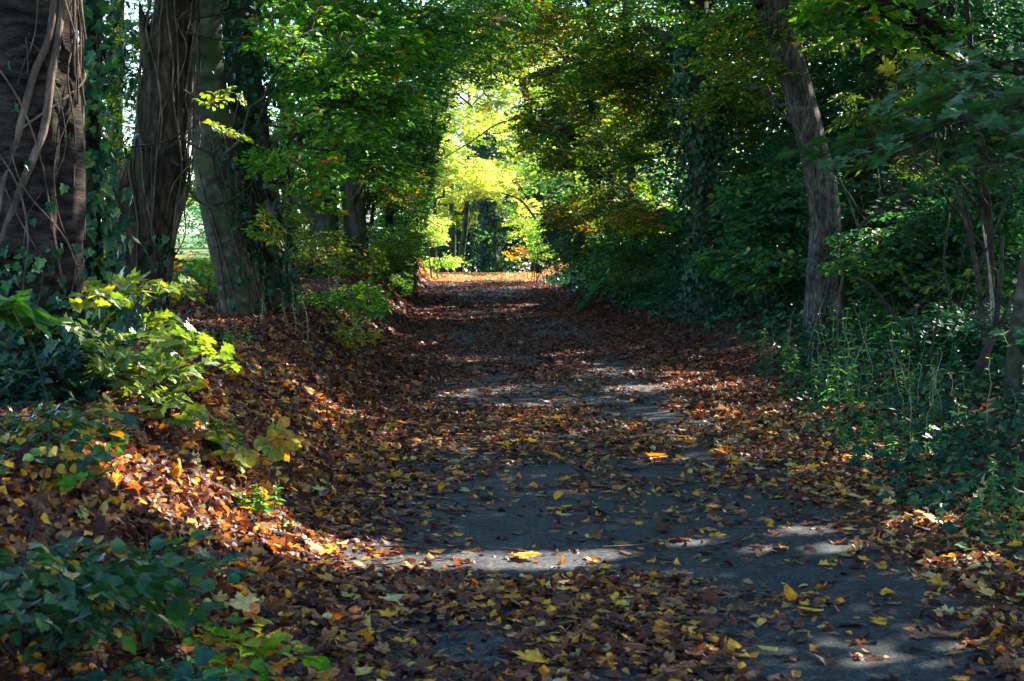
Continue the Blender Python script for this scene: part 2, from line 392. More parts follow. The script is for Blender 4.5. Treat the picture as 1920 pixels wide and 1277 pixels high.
def spray_twig_tmpl(sp):
    v, f = [], []
    for pts, r in sp['segs']:
        b = len(v)
        for i, p in enumerate(pts):
            rr = r*(1-.6*i/len(pts))
            for a in (0, 2.09, 4.19): v.append((p[0], p[1]+rr*math.cos(a), p[2]+rr*math.sin(a)))
        for i in range(len(pts)-1):
            for j in range(3):
                f.append([b+i*3+j, b+i*3+(j+1) % 3, b+(i+1)*3+(j+1) % 3, b+(i+1)*3+j])
    return Tmpl(v, f)

SPR = {'beech': [make_spray(7, 5, .075, s) for s in range(4)],
       'big': [make_spray(5, 4, .16, 40+s, .5, .4, .9) for s in range(3)],
       'maple': [make_spray(4, 3, .13, 20+s, .45, .3, .55) for s in range(3)],
       'syc': [make_spray(4, 3, .17, 60+s, .30, .35, .6) for s in range(3)],
       'hazel': [make_spray(6, 4, .085, 30+s, .45, .25, .55) for s in range(3)],
       'lance': [make_spray(5, 5, .075, 50+s, .4, .3, .45) for s in range(3)]}
for k in SPR:
    for s in SPR[k]: s['tw'] = spray_twig_tmpl(s)

# ------------------------------------------------------------------ openings in the canopy that let the sun through
BEAMS = []      # (point on the ray, radius)
def beam(p, r): BEAMS.append((np.asarray(p, float), r))
def beams_px(pts, r):
    for (px, py) in pts: beam(pg(px, py), r)

def in_beam(p, mar=0.0):
    out = np.zeros(len(p), bool)
    for b, r in BEAMS:
        d = p-b; t = d@SUN
        q = ((d-t[:, None]*SUN)**2).sum(1)
        out |= (q < (r+mar)**2) & (t > .5)
    return out

def lane_clear(p, k=1.0):
    """the open way along the lane: an arch that traffic and walkers keep free"""
    x, y, z = p.T
    g = z-ground(x, y)
    arch = (((x-.52)/((1.32+.12*sstep(26, 34, y))*k))**2+(g/(3.9*k))**2 < 1) & (y < 47)
    far = (((x-.6)/1.5)**2+(g/2.4)**2 < 1) & (y >= 47) & (y < 66)
    near = (np.abs(x-.4) < 2.6) & (g < 4.0) & (y < 11)
    return arch | far | near

def emit_leaves(mb, sp_list, pos, yaw, tilt_n, scale, tint0, leaf_t, leafmat=0, twigmat=1, beams=True, clear=True, twigs=True, spread=.28, lscale=1.0):
    which = rng.integers(0, len(sp_list), len(pos))
    for w, sp in enumerate(sp_list):
        m = which == w
        if not m.any(): continue
        p0, yw, tn, sc, t0 = pos[m], yaw[m], tilt_n[m], scale[m], tint0[m]
        d = np.stack([np.cos(yw), np.sin(yw), np.zeros_like(yw)], 1)
        R = frames(d, tn)
        n = len(sp['p'])
        LP = p0[:, None]+np.einsum('nij,kj->nki', R, sp['p'])*sc[:, None, None]
        LR = np.einsum('nij,kjl->nkil', R, sp['R'])
        S = np.broadcast_to(sp['s'][None]*sc[:, None]*lscale, (len(p0), n))
        TI = np.clip(t0[:, None]+rng.normal(size=(len(p0), n))*spread, 0, 1)
        LP = LP.reshape(-1, 3); LR = LR.reshape(-1, 3, 3); S = S.reshape(-1); TI = TI.reshape(-1)
        keep = rng.random(len(LP)) < .93
        if beams: keep &= ~in_beam(LP+LR[:, :, 0]*S[:, None]*.5, S*.5)
        if clear: keep &= ~lane_clear(LP)
        keep &= LP[:, 2] > ground(LP[:, 0], LP[:, 1])+.03
        LP, LR, S, TI = LP[keep], LR[keep], S[keep], TI[keep]
        if isinstance(leaf_t, list):
            ww = rng.integers(0, len(leaf_t), len(LP))
            for i, T in enumerate(leaf_t): mb.inst(T, LR[ww == i], LP[ww == i], S[ww == i], TI[ww == i], leafmat)
        else: mb.inst(leaf_t, LR, LP, S, TI, leafmat)
        if twigs:
            k2 = ~lane_clear(p0+R[:, :, 0]*.3*sc[:, None]) if clear else np.ones(len(p0), bool)
            mb.inst(sp['tw'], R[k2], p0[k2], sc[k2], np.full(k2.sum(), .5), twigmat)

def blob_points(c, r, n, ncl=None, tight=.33):
    c = np.asarray(c, float); r = np.asarray(r, float)
    ncl = ncl or max(3, n//14)
    u = runit(ncl)*(rng.random((ncl, 1))**(1/2.4))
    cl = c+u*r
    idx = rng.integers(0, ncl, n)
    p = cl[idx]+rng.normal(size=(n, 3))*r*tight*np.array([1, 1, .75])*.8
    return p, cl

def fill_blob(mb, blob, wood=None):
    """blob: dict(c, r, n, kind, T, mat...)"""
    b = dict(kind='beech', T=T_oval, scale=1.0, tint=.45, tilt=.55, beams=True, clear=True, twigs=True, spread=.24, lscale=1.0, tight=.33, ncl=None)
    b.update(blob)
    p, cl = blob_points(b['c'], b['r'], b['n'], b['ncl'], b['tight'])
    n = len(p)
    yaw = rng.random(n)*2*math.pi
    out = p-np.asarray(b['c']); yaw = np.where(rng.random(n) < .6, np.arctan2(out[:, 1], out[:, 0])+rng.normal(size=n)*.7, yaw)
    tn = np.stack([rng.normal(size=n)*b['tilt'], rng.normal(size=n)*b['tilt'], np.ones(n)], 1)
    cn = vnoise(p[:, 0]*.9, p[:, 1]*.9, p[:, 2]*1.1)
    t0 = b['tint']+cn*.25
    sc = b['scale']*rng.uniform(.7, 1.25, n)
    emit_leaves(mb, SPR[b['kind']], p, yaw, tn, sc, t0, b['T'], beams=b['beams'], clear=b['clear'], twigs=b['twigs'], spread=b['spread'], lscale=b['lscale'])
    return cl

def bez(a, b, n=8, sag=0.0, wob=.0):
    a, b = np.asarray(a, float), np.asarray(b, float)
    t = np.linspace(0, 1, n)[:, None]
    L = np.linalg.norm(b-a)
    p = a+(b-a)*t
    p[:, 2] += (np.sin(t[:, 0]*math.pi))*sag*L
    if wob:
        w = rng.normal(size=(n, 3))*wob*L; w[0] = 0; w[-1] = 0; p += w
    return p

# ------------------------------------------------------------------ trunks
def spline(pts, step=.12):
    pts = np.asarray(pts, float)
    if len(pts) == 2: pts = np.array([pts[0], (pts[0]+pts[1])/2, pts[1]])
    out = []
    n = len(pts)
    for i in range(n-1):
        p0, p1, p2, p3 = pts[max(i-1, 0)], pts[i], pts[i+1], pts[min(i+2, n-1)]
        k = max(2, int(np.linalg.norm(p2[:3]-p1[:3])/step))
        for t in np.linspace(0, 1, k, endpoint=False):
            out.append(.5*((2*p1)+(-p0+p2)*t+(2*p0-5*p1+4*p2-p3)*t*t+(-p0+3*p1-3*p2+p3)*t**3))
    out.append(pts[-1])
    return np.array(out)

def px_path(Y, rows, dy=None, top=None):
    """rows of (px, py, width px) -> (x, y, z, radius); carried down into the ground and on up to z=top"""
    out = []
    for i, (px, py, w) in enumerate(rows):
        yy = Y if dy is None else Y+dy[i]
        p = P(px, py, yy); out.append([*p, .5*w*yy/F])
    b = out[0]; gz = float(ground(b[0], b[1]))
    if b[2] > gz-.1: out.insert(0, [b[0]+(b[0]-out[1][0])*.15, b[1], gz-.15, b[3]*1.18])
    if top and out[-1][2] < top:
        a, b = out[-2], out[-1]
        k = (top-b[2])/max(b[2]-a[2], .2)
        s = min(k, 1.2)
        out.append([b[0]+(b[0]-a[0])*s*.7, b[1], b[2]+(top-b[2])*.5, b[3]*.85])
        out.append([b[0]+(b[0]-a[0])*s*1.0, b[1]+.2, top, b[3]*.35])
    return np.array(out)

def ivy_on(mb, path, z0, z1, dens, thick=.10, size=.06, tint=.45, side=None, spread=.3, T=None):
    sel = path[(path[:, 2] > z0) & (path[:, 2] < z1)]
    if len(sel) < 2: return
    L = np.linalg.norm(np.diff(sel[:, :3], axis=0), axis=1).sum()
    n = int(dens*L*(sel[:, 3].mean()+thick)*2*math.pi)
    i = rng.integers(0, len(sel)-1, n); f = rng.random(n)
    c = sel[i]*(1-f[:, None])+sel[i+1]*f[:, None]
    th = rng.random(n)*2*math.pi if side is None else side[0]+rng.normal(size=n)*side[1]
    nz = vnoise(np.cos(th)*2, np.sin(th)*2, c[:, 2]*1.6)
    keep = rng.random(n) < np.clip(.75+nz*.9, .05, 1)
    c, th, nz = c[keep], th[keep], nz[keep]; n = len(c)
    o = np.stack([np.cos(th), np.sin(th), np.zeros(n)], 1)
    p = c[:, :3]+o*(c[:, 3:4]*.97+(thick*rng.random(n)*(1+.9*nz))[:, None])
    nrm = o+rng.normal(size=(n, 3))*.45+np.array([0, 0, .35])
    d = np.array([0, 0, -1.0])+rng.normal(size=(n, 3))*.5
    s = size*rng.uniform(.55, 1.25, n)
    k = ~in_beam(p)
    mb.inst(T or T_ivy, frames(d, nrm)[k], p[k], s[k], np.clip(tint+rng.normal(size=n)*spread, 0, 1)[k], 0)

def vines_on(mb, path, n, rmin=.006, rmax=.016, z0=0, z1=9, side=None, wild=.12, stray=0.0):
    sel = path[(path[:, 2] > z0-.3) & (path[:, 2] < z1)]
    for k in range(n):
        a = rng.integers(0, max(1, len(sel)//2)); b = rng.integers(a+min(12, len(sel)-a-1), len(sel)) if len(sel)-a > 14 else len(sel)
        seg = sel[a:b]
        if len(seg) < 5: continue
        th = (rng.random()*2*math.pi) if side is None else side[0]+rng.normal()*side[1]
        w = 0; pts = []
        for q in seg[::2]:
            w = .85*w+rng.normal()*wild; th += w*.55
            r = q[3]*1.0+.012+(stray*abs(rng.normal()) if stray else 0)
            pts.append(q[:3]+np.array([math.cos(th)*r, math.sin(th)*r, 0]))
        rr = rng.uniform(rmin, rmax)
        mb.tube(spline(pts, .06) if len(pts) > 2 else pts, rr, 5)

TREES = []
def tree(name, label, cat='tree', group=None, path=None, bark='bark_brown', blobs=(), leaf='green', ivy=(), vines=(), seg=20, lump=.10, lf=(1.6, .7), extra_stems=(), roots=0, flute=None, limbs=(), limb_r=.05, leaf_tag='crown', seed=None):
    path = spline(path)
    base = path[np.argmin(np.abs(path[:, 2]-ground(path[:, 0], path[:, 1])))][:3].copy()
    base[2] = ground(base[0], base[1])
    root = empty(name, base, label, cat, group)
    w = MB()
    sd = rng.random()*50
    w.tube(path[:, :3], path[:, 3], seg, 0, lump, lf, seed=sd, flute=flute)
    for e in extra_stems:
        e = spline(e); q = MB(); q.tube(e[:, :3], e[:, 3], max(8, seg-4), 0, lump, lf, seed=sd+3); q.build('side_stem', [M[bark]], root, base)
    for lb in limbs:
        e = spline(lb); q = MB(); q.tube(e[:, :3], e[:, 3], 8, 0, .15, (1.5, 2.0), seed=sd+7); q.build('limb', [M[bark]], root, base)
    for k in range(roots):
        a = k*2*math.pi/roots+rng.normal()*.3; r0 = path[1, 3]
        d = np.array([math.cos(a), math.sin(a), 0])
        q = [np.append(base+d*r0*.55+np.array([0, 0, .45]), r0*.35), np.append(base+d*r0*1.15+np.array([0, 0, .10]), r0*.30), np.append(base+d*r0*2.0+np.array([0, 0, -.10]), r0*.16)]
        e = spline(q, .08); w.tube(e[:, :3], e[:, 3], 8, 0, .12)
    if blobs:
        cm = MB()
        for b in blobs:
            cl = fill_blob(cm, b)
            if b.get('limb', True):
                c = np.asarray(b['c'], float)
                allp = np.concatenate([path]+[spline(e) for e in extra_stems]) if extra_stems else path
                zt = min(allp[:, 2].max()-.2, max(base[2]+.5*(c[2]-base[2]), c[2]-1.5)) if not b.get('up') else b['up']
                i = np.argmin(np.abs(allp[:, 2]-zt)+.2*np.linalg.norm(allp[:, :2]-c[:2], axis=1))
                s = allp[i, :3]; r0 = min(allp[i, 3]*.5, limb_r)
                br = bez(s, c, 10, .10, .02); w.tube(br, np.linspace(r0, r0*.4, 10), 6)
                for q in cl[:b.get('nsub', 14)]:
                    j = rng.integers(3, 10); s2 = br[j]
                    sb = bez(s2, q, 7, rng.uniform(-.03, .10), .03); w.tube(sb, np.linspace(r0*.38, .006, 7), 4)
        cm.build(leaf_tag, [M[leaf], M['twig']], root, base)
    w.build('trunk', [M[bark]], root, base)
    if ivy:
        im = MB()
        for a in ivy:
            a = dict(a); pp = spline(a.pop('path')) if 'path' in a else path
            ivy_on(im, pp, **a)
        im.build('ivy', [M['ivy']], root, base)
    if vines:
        vm = MB()
        for a in vines:
            a = dict(a); pp = spline(a.pop('path')) if 'path' in a else path
            vines_on(vm, pp, **a)
        vm.build('creeper', [M['vine']], root, base)
    TREES.append(root)
    return root, path, base

def shrub(name, label, cat, group, base, stems, blobs, leaf='dark', bark='twig', stem_r=.012, leaf_tag='foliage'):
    base = np.asarray(base, float)
    root = empty(name, base, label, cat, group)
    cm = MB()
    for b in blobs:
        cl = fill_blob(cm, b)
        nst = b.get('stems', 6)
        for q in cl[:nst]:
            s = base+np.array([rng.normal()*.12, rng.normal()*.12, -.05])
            mid = (s+q)/2+np.array([rng.normal()*.1, rng.normal()*.1, .15])
            e = spline([np.append(s, stem_r), np.append(mid, stem_r*.75), np.append(q, stem_r*.3)], .15)
            w = MB(); w.tube(e[:, :3], e[:, 3], 5); w.build('stem', [M[bark]], root, base)
    for st in stems:
        e = spline(st, .1); w = MB(); w.tube(e[:, :3], e[:, 3], 7, 0, .12, (1.5, 3)); w.build('stem', [M[bark]], root, base)
    if cm.n: cm.build(leaf_tag, [M[leaf], M['twig']], root, base)
    return root

def B(px, py, Y, rx, ry, rz, n, **k):
    d = dict(c=P(px, py, Y), r=(rx, ry, rz), n=n); d.update(k); return d
def W(x, y, z, rx, ry, rz, n, **k):
    d = dict(c=(x, y, z), r=(rx, ry, rz), n=n); d.update(k); return d

# sun patches seen on the ground in the photograph: openings in the crowns up-sun of them
beams_px([(235, 905), (290, 925), (340, 940), (390, 960), (440, 985), (490, 1005), (540, 1025), (590, 1045)], .21)
beams_px([(330, 900), (420, 930), (500, 960), (700, 1060)], .10)
beams_px([(820, 1060), (870, 1052), (930, 1056), (990, 1050), (1050, 1060), (1100, 1048)], .085)
beams_px([(1290, 1022), (1420, 1032)], .02)
beams_px([(590, 750), (625, 770), (660, 785)], .08)
beams_px([(1590, 860), (1650, 862), (1700, 860), (1700, 985), (1740, 990), (1800, 1055), (1500, 1000), (1560, 1030)], .06)
beams_px([(1230, 868)], .05)
beams_px([(800, 600), (850, 600), (900, 598), (960, 599)], .16)
beams_px([(850, 680), (890, 680), (640, 590), (690, 605), (740, 630), (790, 650), (900, 575), (960, 576)], .11)
for q in ((230, 625, 9.3), (290, 675, 9.1), (335, 730, 9.0), (250, 690, 9.2)): beam(P(*q), .20)
for q in ((400, 180, 14.2), (400, 235, 14.2), (560, 60, 15.5), (620, 30, 16), (520, 130, 15.5)): beam(P(*q), .20)
beam(P(115, 190, 9.3), .10)
for y0 in (50.5, 53.5, 56.5):
    for xx in (-1.5, .6, 2.6): beam((xx, y0, .6), 1.9)
    beam((.4, y0+1, 4), 2.2); beam((0.2, y0+3, 7), 2.2)
beam(P(820, 440, 50), 1.2)
brng = np.random.default_rng(5)
for k in range(34):
    beam(P(brng.uniform(960, 1300), brng.uniform(0, 440), brng.uniform(32, 36)), brng.uniform(.12, .38))
for k in range(26):
    beam(P(brng.uniform(500, 840), brng.uniform(0, 340), brng.uniform(16, 34)), brng.uniform(.10, .32))
for k in range(14):
    beam(P(brng.uniform(1350, 1850), brng.uniform(20, 420), brng.uniform(17, 25)), brng.uniform(.08, .2))

# ================================================================== THE SETTING
def stations():
    ys = np.concatenate([np.arange(-14, 4, .5), np.arange(4, 24, .1), np.arange(24, 62, .3), np.geomspace(62, 260, 40)])
    fine = np.arange(-47, 55)*.08+RC
    right = fine[-1]+np.geomspace(.15, 150, 34); left = fine[0]-np.geomspace(.15, 160, 36)[::-1]
    return np.concatenate([left, fine, right]), ys
XS, YS = stations()
def sheet(xs, ys, dz):
    X, Y = np.meshgrid(xs, ys, indexing='xy')
    Z = ground(X, Y)+dz
    v = np.stack([X, Y, Z], -1).reshape(-1, 3); nx = len(xs)
    i, j = np.meshgrid(np.arange(len(ys)-1), np.arange(nx-1), indexing='ij')
    q = np.stack([i*nx+j, i*nx+j+1, (i+1)*nx+j+1, (i+1)*nx+j], -1).reshape(-1)
    mb = MB(); mb.raw(v, q, [4]*(len(q)//4), .5, 0, True); return mb
tag(sheet(XS, YS, 0).build('ground', [M['ground']]), kind='structure')
rx = XS[(XS > RC-1.47) & (XS < RC+1.47)]
tag(sheet(rx, YS[(YS > -10) & (YS < 90)], .006).build('road', [M['road']]), kind='structure')

# ------------------------------------------------------------------ fallen leaves
def litter_density(x, y):
    u = x-RC
    road = np.interp(y, [4, 7.4, 7.9, 10.0, 10.8, 13.3, 14.6, 15.3, 17.4, 18.2, 22.5, 24, 27, 30, 38, 40.5, 43, 45, 58], [.72, .72, .10, .11, .32, .34, .50, .15, .18, .72, .72, .34, .48, .74, .64, .28, .34, .75, .9])
    cl = vnoise(x*2.4, y*1.1, 2.0)+.7*vnoise(x*6, y*3.5, 5.0)
    road = road*(1+1.1*cl)
    road = np.where((y < 7.9) & (u > .35) & (u < 1.25), road*.16, road)
    road = np.where((y > 7.7) & (y < 9.0) & (u > -.9) & (u < 1.3), road*.5, road)
    pile = sstep(-.35, -1.25, u)*np.interp(y, [5, 8, 10, 12], [.6, .25, .5, .85])
    road = np.where((y > 7.6) & (y < 8.7), road*.75, road)
    lv = np.maximum(road, pile)
    bank = sstep(-1.05, -1.45, u)
    rv = sstep(1.05, 1.6, u)*np.interp(y, [5, 9, 14, 24], [.42, .50, .62, .85])*(1+.7*cl)
    d = np.maximum(np.maximum(lv, bank*.95), rv)
    d = np.where(u > 2.2+.5*vnoise(y*.6, 1.5)+.5*sstep(10, 16, y)-.7*sstep(40, 50, y), d*.22, d)
    d = np.where(u < -3.0, d*np.interp(u, [-6, -3], [.05, 1]), d)
    return np.clip(d, 0, 1)

def scatter_litter():
    mb = MB()
    for (y0, y1, per, x0, x1, big) in ((4.6, 9.0, 1500, -2.8, 4.2, .60), (9.0, 15, 1250, -3.4, 4.8, .64), (15, 28, 800, -4.0, 5.2, .64), (28, 44, 480, -4.5, 5.5, .80), (44, 62, 380, -4.5, 5, 1.0)):
        n = int((y1-y0)*(x1-x0)*per)
        x = rng.uniform(x0, x1, n); y = rng.uniform(y0, y1, n)
        k = rng.random(n) < litter_density(x, y)
        x, y = x[k], y[k]; n = len(x)
        dn = litter_density(x, y)
        nrm = gnormal(x, y)+rng.normal(size=(n, 3))*np.where(np.abs(x-RC) < 1.0, .22, .36)[:, None]*(.6+.7*dn[:, None])*(1-.8*sstep(24, 44, y))[:, None]
        nrm[rng.random(n) < .35] *= -1
        a = rng.random(n)*2*math.pi
        d = np.stack([np.cos(a), np.sin(a), np.zeros(n)], 1)
        size = rng.uniform(.045, .095, n)*big
        z = ground(x, y)+.010+rng.random(n)**2*.045*dn*(1-.6*sstep(24, 44, y))
        pos = np.stack([x, y, z], 1)
        t = rng.random(n)**1.45
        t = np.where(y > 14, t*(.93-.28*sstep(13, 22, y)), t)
        t = np.where(y > 49.5+.8*vnoise(x*1.5, 3.0), np.where(rng.random(n) < .5, rng.uniform(.955, .978, n), rng.uniform(.45, .8, n)), t)  # sun glare on the far strip put into the leaf tint as paler colours
        t = np.where((y < 14) & (rng.random(n) < .05), rng.uniform(.85, .96, n), t)
        t = np.where((y < 15) & (x > 2.1) & (rng.random(n) < .09), rng.uniform(.955, .975, n), t)
        R = frames(d, nrm)
        isM = rng.random(n) < np.where(y < 14, .24, .18)
        size = np.where(isM, size*rng.uniform(1.1, 1.9, n), size)
        size = np.where((y < 15) & (~isM) & (rng.random(n) < .3), size*1.35, size)
        wh = rng.integers(0, 99, n)
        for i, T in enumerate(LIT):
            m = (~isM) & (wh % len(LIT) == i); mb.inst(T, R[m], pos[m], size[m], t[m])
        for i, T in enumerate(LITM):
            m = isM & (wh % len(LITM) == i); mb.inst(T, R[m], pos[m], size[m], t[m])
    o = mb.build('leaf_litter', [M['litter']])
    tag(o, 'thick litter of brown and yellow leaves covering lane, bank and verge', 'leaf litter', None, 'stuff')
scatter_litter()

# single leaves that stand out from the litter
def lone_leaf(px, py, size, tint, kind, label, lift=.035, tilt=.25, group=None):
    p = pg(px, py); n = gnormal(np.array([p[0]]), np.array([p[1]]))[0]+rng.normal(size=3)*tilt
    a = rng.random()*6.28
    R = frames(np.array([[math.cos(a), math.sin(a), 0]]), n[None])
    mb = MB(); T = random.choice(LITM if kind == 'm' else LIT)
    mb.inst(T, R, (p+np.array([0, 0, lift]))[None], np.array([size]), np.array([tint]))
    # leaf stalk
    s = p+np.array([0, 0, lift])-R[0][:, 0]*size*.4
    mb.tube(bez(s, s-R[0][:, 0]*size*.45+np.array([0, 0, .012]), 4, .05), [.0016, .0014, .0012, .001], 4)
    tag(mb.build('fallen_leaf', [M['litter']], None, p), label, 'leaf', group or 'single fallen leaves that stand out')
for a in ((1665, 1128, .10, .93, 'o', 'broad golden oval leaf lying apart on bare soil at right of lane'),
          (1845, 1115, .09, .95, 'o', 'bright yellow oval leaf among dull ones at lower right edge'),
          (1835, 950, .15, .97, 'm', 'pale lobed leaf standing up against ivy on right verge', .10, .9),
          (1745, 990, .16, .965, 'm', 'sunlit cream lobed leaf beside ivy edge on right verge', .07, .6),
          (1605, 945, .13, .965, 'm', 'pale star shaped leaf flat on brown litter at right verge'),
          (1425, 1050, .075, .84, 'o', 'small orange leaf alone on bare tarmac beyond the pothole'),
          (1330, 1140, .11, .42, 'o', 'russet curled leaf on the left rim of the pothole', .05),
          (1480, 1135, .12, .90, 'o', 'long yellow leaf touching the right rim of the pothole', .05),
          (990, 1055, .12, .89, 'm', 'yellow lobed leaf in the sunlit strip across the lane'),
          (925, 1125, .12, .935, 'm', 'large clear yellow leaf on litter nearest the centre of lane'),
          (600, 1048, .13, .92, 'm', 'golden leaf at the foot of the sunlit left bank'),
          (540, 965, .11, .40, 'o', 'red brown curled leaf on the sunlit streak of left bank', .06),
          (335, 910, .13, .90, 'o', 'upright glowing orange leaf at top of sunlit bank streak', .08, .8),
          (645, 1118, .11, .94, 'o', 'yellow leaf on the heap of litter left of the bare tarmac'),
          (1047, 940, .09, .93, 'o', 'single yellow leaf on the clean tarmac in mid lane'),
          (1230, 868, .13, .92, 'm', 'sunlit yellow leaf to the right of the tarmac joint'),
          (1605, 775, .10, .97, 'm', 'whitish leaf at the edge of the green weeds on right verge'),
          (1000, 1255, .13, .94, 'm', 'yellow lobed leaf at the bottom edge near the centre'),
          (1385, 1240, .12, .93, 'o', 'yellow leaf at the bottom edge right of the bare tarmac'),
          (455, 1165, .12, .965, 'm', 'pale buff leaf below the green bramble on the left bank', .06, .5),
          (1120, 1015, .10, .70, 'o', 'buff leaf lying by the tarmac joint'),
          (830, 925, .10, .93, 'o', 'yellow leaf at left edge of the clean tarmac')):
    lone_leaf(*a)

# ================================================================== LEFT SIDE TREES
def pxl(Y, rows, dy=None): return px_path(Y, rows, dy)[-len(rows):]
SH = dict(kind='big', T=T_far, twigs=False, tight=.45, spread=.15, scale=1.0)

tree('banded_tree', 'thick dark trunk with horizontally banded bark and dry creepers at left edge', path=px_path(9.5, [(30, 860, 270), (38, 700, 222), (45, 500, 206), (45, 300, 206), (42, 100, 206), (40, -60, 200)], top=9),
     bark='bark_band', seg=64, lump=.10, lf=(2.6, 1.4), leaf='green', flute=lambda th, L: .06*np.cos(5*th+L*.5)+.045*np.cos(9*th+1+.8*np.sin(L*1.3))+.02*np.cos(17*th+L),
     blobs=[W(-4.6, 12, 6.2, 2.6, 3.5, 1.5, 260, **SH), W(-1.0, 9.5, 7.2, 2.4, 3.5, 1.2, 300, **SH), W(-6.5, 6.5, 5.5, 2.2, 3, 1.6, 160, **SH)],
     ivy=[dict(z0=.3, z1=1.3, dens=420, thick=.34, size=.06, tint=.35), dict(z0=1.1, z1=1.6, dens=240, thick=.14, size=.06, tint=.35, side=(-2.1, .7)), dict(z0=1.2, z1=2.6, dens=40, thick=.06, size=.06)],
     vines=[dict(n=10, rmin=.006, rmax=.018, side=(-.15, .25)), dict(n=16, rmin=.008, rmax=.028, side=(math.pi+.6, .3), wild=.2), dict(n=18, rmin=.002, rmax=.008, side=(-1.4, .6), wild=.6, stray=.015), dict(n=10, rmin=.004, rmax=.010, side=(-.2, .3), wild=.4, stray=.03)])

tree('ivy_wrapped_tree', 'slim trunk smothered in glossy ivy just right of the banded trunk', path=px_path(12.2, [(166, 640, 46), (168, 420, 42), (170, 200, 40), (172, -30, 36)], top=8), bark='bark_brown', seg=14,
     blobs=[W(-4.2, 16, 6.6, 2.4, 3, 1.4, 220, **SH)], leaf='green',
     ivy=[dict(z0=.4, z1=7, dens=150, thick=.26, size=.085, tint=.62, side=(-.3, .9), spread=.35), dict(z0=.4, z1=7, dens=110, thick=.15, size=.08, tint=.5)],
     vines=[dict(n=6, rmin=.006, rmax=.012)])

L2 = [(275, 680, 120), (277, 610, 84), (276, 520, 76), (284, 440, 84), (298, 350, 96), (306, 250, 92), (312, 150, 92), (320, 60, 88), (332, -60, 86)]
tree('creeper_clad_tree', 'brown trunk tangled in dry creeper stems with a bulging broken side', path=px_path(15, L2, top=9), bark='bark_brown', seg=32, lump=.13, leaf='hazel',
     extra_stems=[pxl(14.95, [(262, 560, 70), (256, 450, 80), (250, 370, 66), (248, 318, 40), (252, 296, 10)]), pxl(14.9, [(290, 130, 40), (276, 70, 26), (266, 30, 12), (262, 5, 3)])],
     limbs=[pxl(14.8, [(345, 340, 6), (372, 378, 5), (405, 384, 4), (448, 368, 3), (478, 335, 2)], [0, -.2, -.4, -.5, -.5]), pxl(14.8, [(350, 265, 5), (385, 284, 4), (420, 272, 3), (450, 178, 2)], [0, -.3, -.5, -.6]),
            pxl(14.8, [(345, 170, 5), (380, 190, 4), (425, 190, 3), (455, 175, 2)], [0, -.3, -.4, -.4]), pxl(14.8, [(350, 60, 5), (390, 70, 3.5), (440, 78, 2.5), (455, 60, 2)], [0, -.2, -.3, -.3]),
            pxl(14.8, [(360, 35, 5), (420, 25, 4), (470, 8, 3)], [0, -.3, -.4]), pxl(14.8, [(300, 290, 4), (350, 250, 3), (372, 225, 2.5)], [-.3, -.45, -.5]), pxl(14.8, [(320, 300, 5), (345, 312, 4), (352, 275, 3)], [-.4, -.5, -.5]), pxl(14.7, [(245, 275, 4), (300, 268, 4), (340, 250, 3)], [-.2, -.5, -.5])],
     blobs=[B(402, 178, 14.25, .05, .05, .05, 2, kind='hazel', T=T_hazel, tint=.45, scale=.5, limb=False, ncl=2), B(402, 236, 14.25, .08, .05, .05, 3, kind='hazel', T=T_hazel, tint=.4, scale=.5, limb=False, ncl=2), B(440, 178, 14.3, .06, .05, .03, 2, kind='hazel', T=T_hazel, tint=.45, scale=.45, limb=False, ncl=2)],
     vines=[dict(n=14, rmin=.006, rmax=.013, wild=.3, stray=.02), dict(n=12, rmin=.007, rmax=.016, side=(-.25, .25), stray=.02), dict(n=16, rmin=.003, rmax=.007, side=(-1.3, .9), wild=.6, stray=.05), dict(n=10, rmin=.006, rmax=.014, path=pxl(14.95, [(262, 560, 70), (256, 450, 80), (250, 370, 66), (248, 318, 40), (252, 296, 10)]), wild=.3)],
     ivy=[dict(z0=.6, z1=1.6, dens=40, thick=.10, size=.07, side=(-.9, .5)), dict(z0=.4, z1=.9, dens=120, thick=.2, size=.07)])

L3 = [(478, 680, 150), (466, 625, 92), (448, 540, 80), (428, 440, 84), (408, 340, 84), (396, 240, 74), (388, 130, 66), (383, 30, 60), (380, -60, 56)]
tree('leaning_beech', 'smooth grey green trunk leaning left with ivy creeping up its foot', path=px_path(17.2, L3, top=10), bark='bark_smooth', seg=32, lump=.05, lf=(1.2, .5), leaf='green',
     blobs=[W(-3.6, 20, 7.0, 2.8, 3.5, 1.4, 280, **SH), W(.2, 17, 7.6, 2.4, 3.5, 1.2, 320, **SH), B(600, 70, 15.6, .40, .6, .42, 60, T=T_ovals, tint=.5, scale=.75, lscale=1.25), B(690, 70, 18, .75, 1.0, .65, 130, T=T_ovals, tint=.35, scale=.85, lscale=1.15), B(530, 30, 20, .3, 1.0, .3, 40, T=T_ovals, tint=.4, scale=.7, lscale=1.2)],
     limb_r=.022, ivy=[dict(z0=.3, z1=2.7, dens=150, thick=.09, size=.06, side=(-.35, .5)), dict(z0=.3, z1=1.2, dens=90, thick=.05, size=.06), dict(z0=2.4, z1=4, dens=10, thick=.05, size=.06)],
     vines=[dict(n=8, rmin=.005, rmax=.012, z1=3, side=(-.6, .5)), dict(n=5, rmin=.004, rmax=.009, z1=1.9, side=(-1.2, .7))])

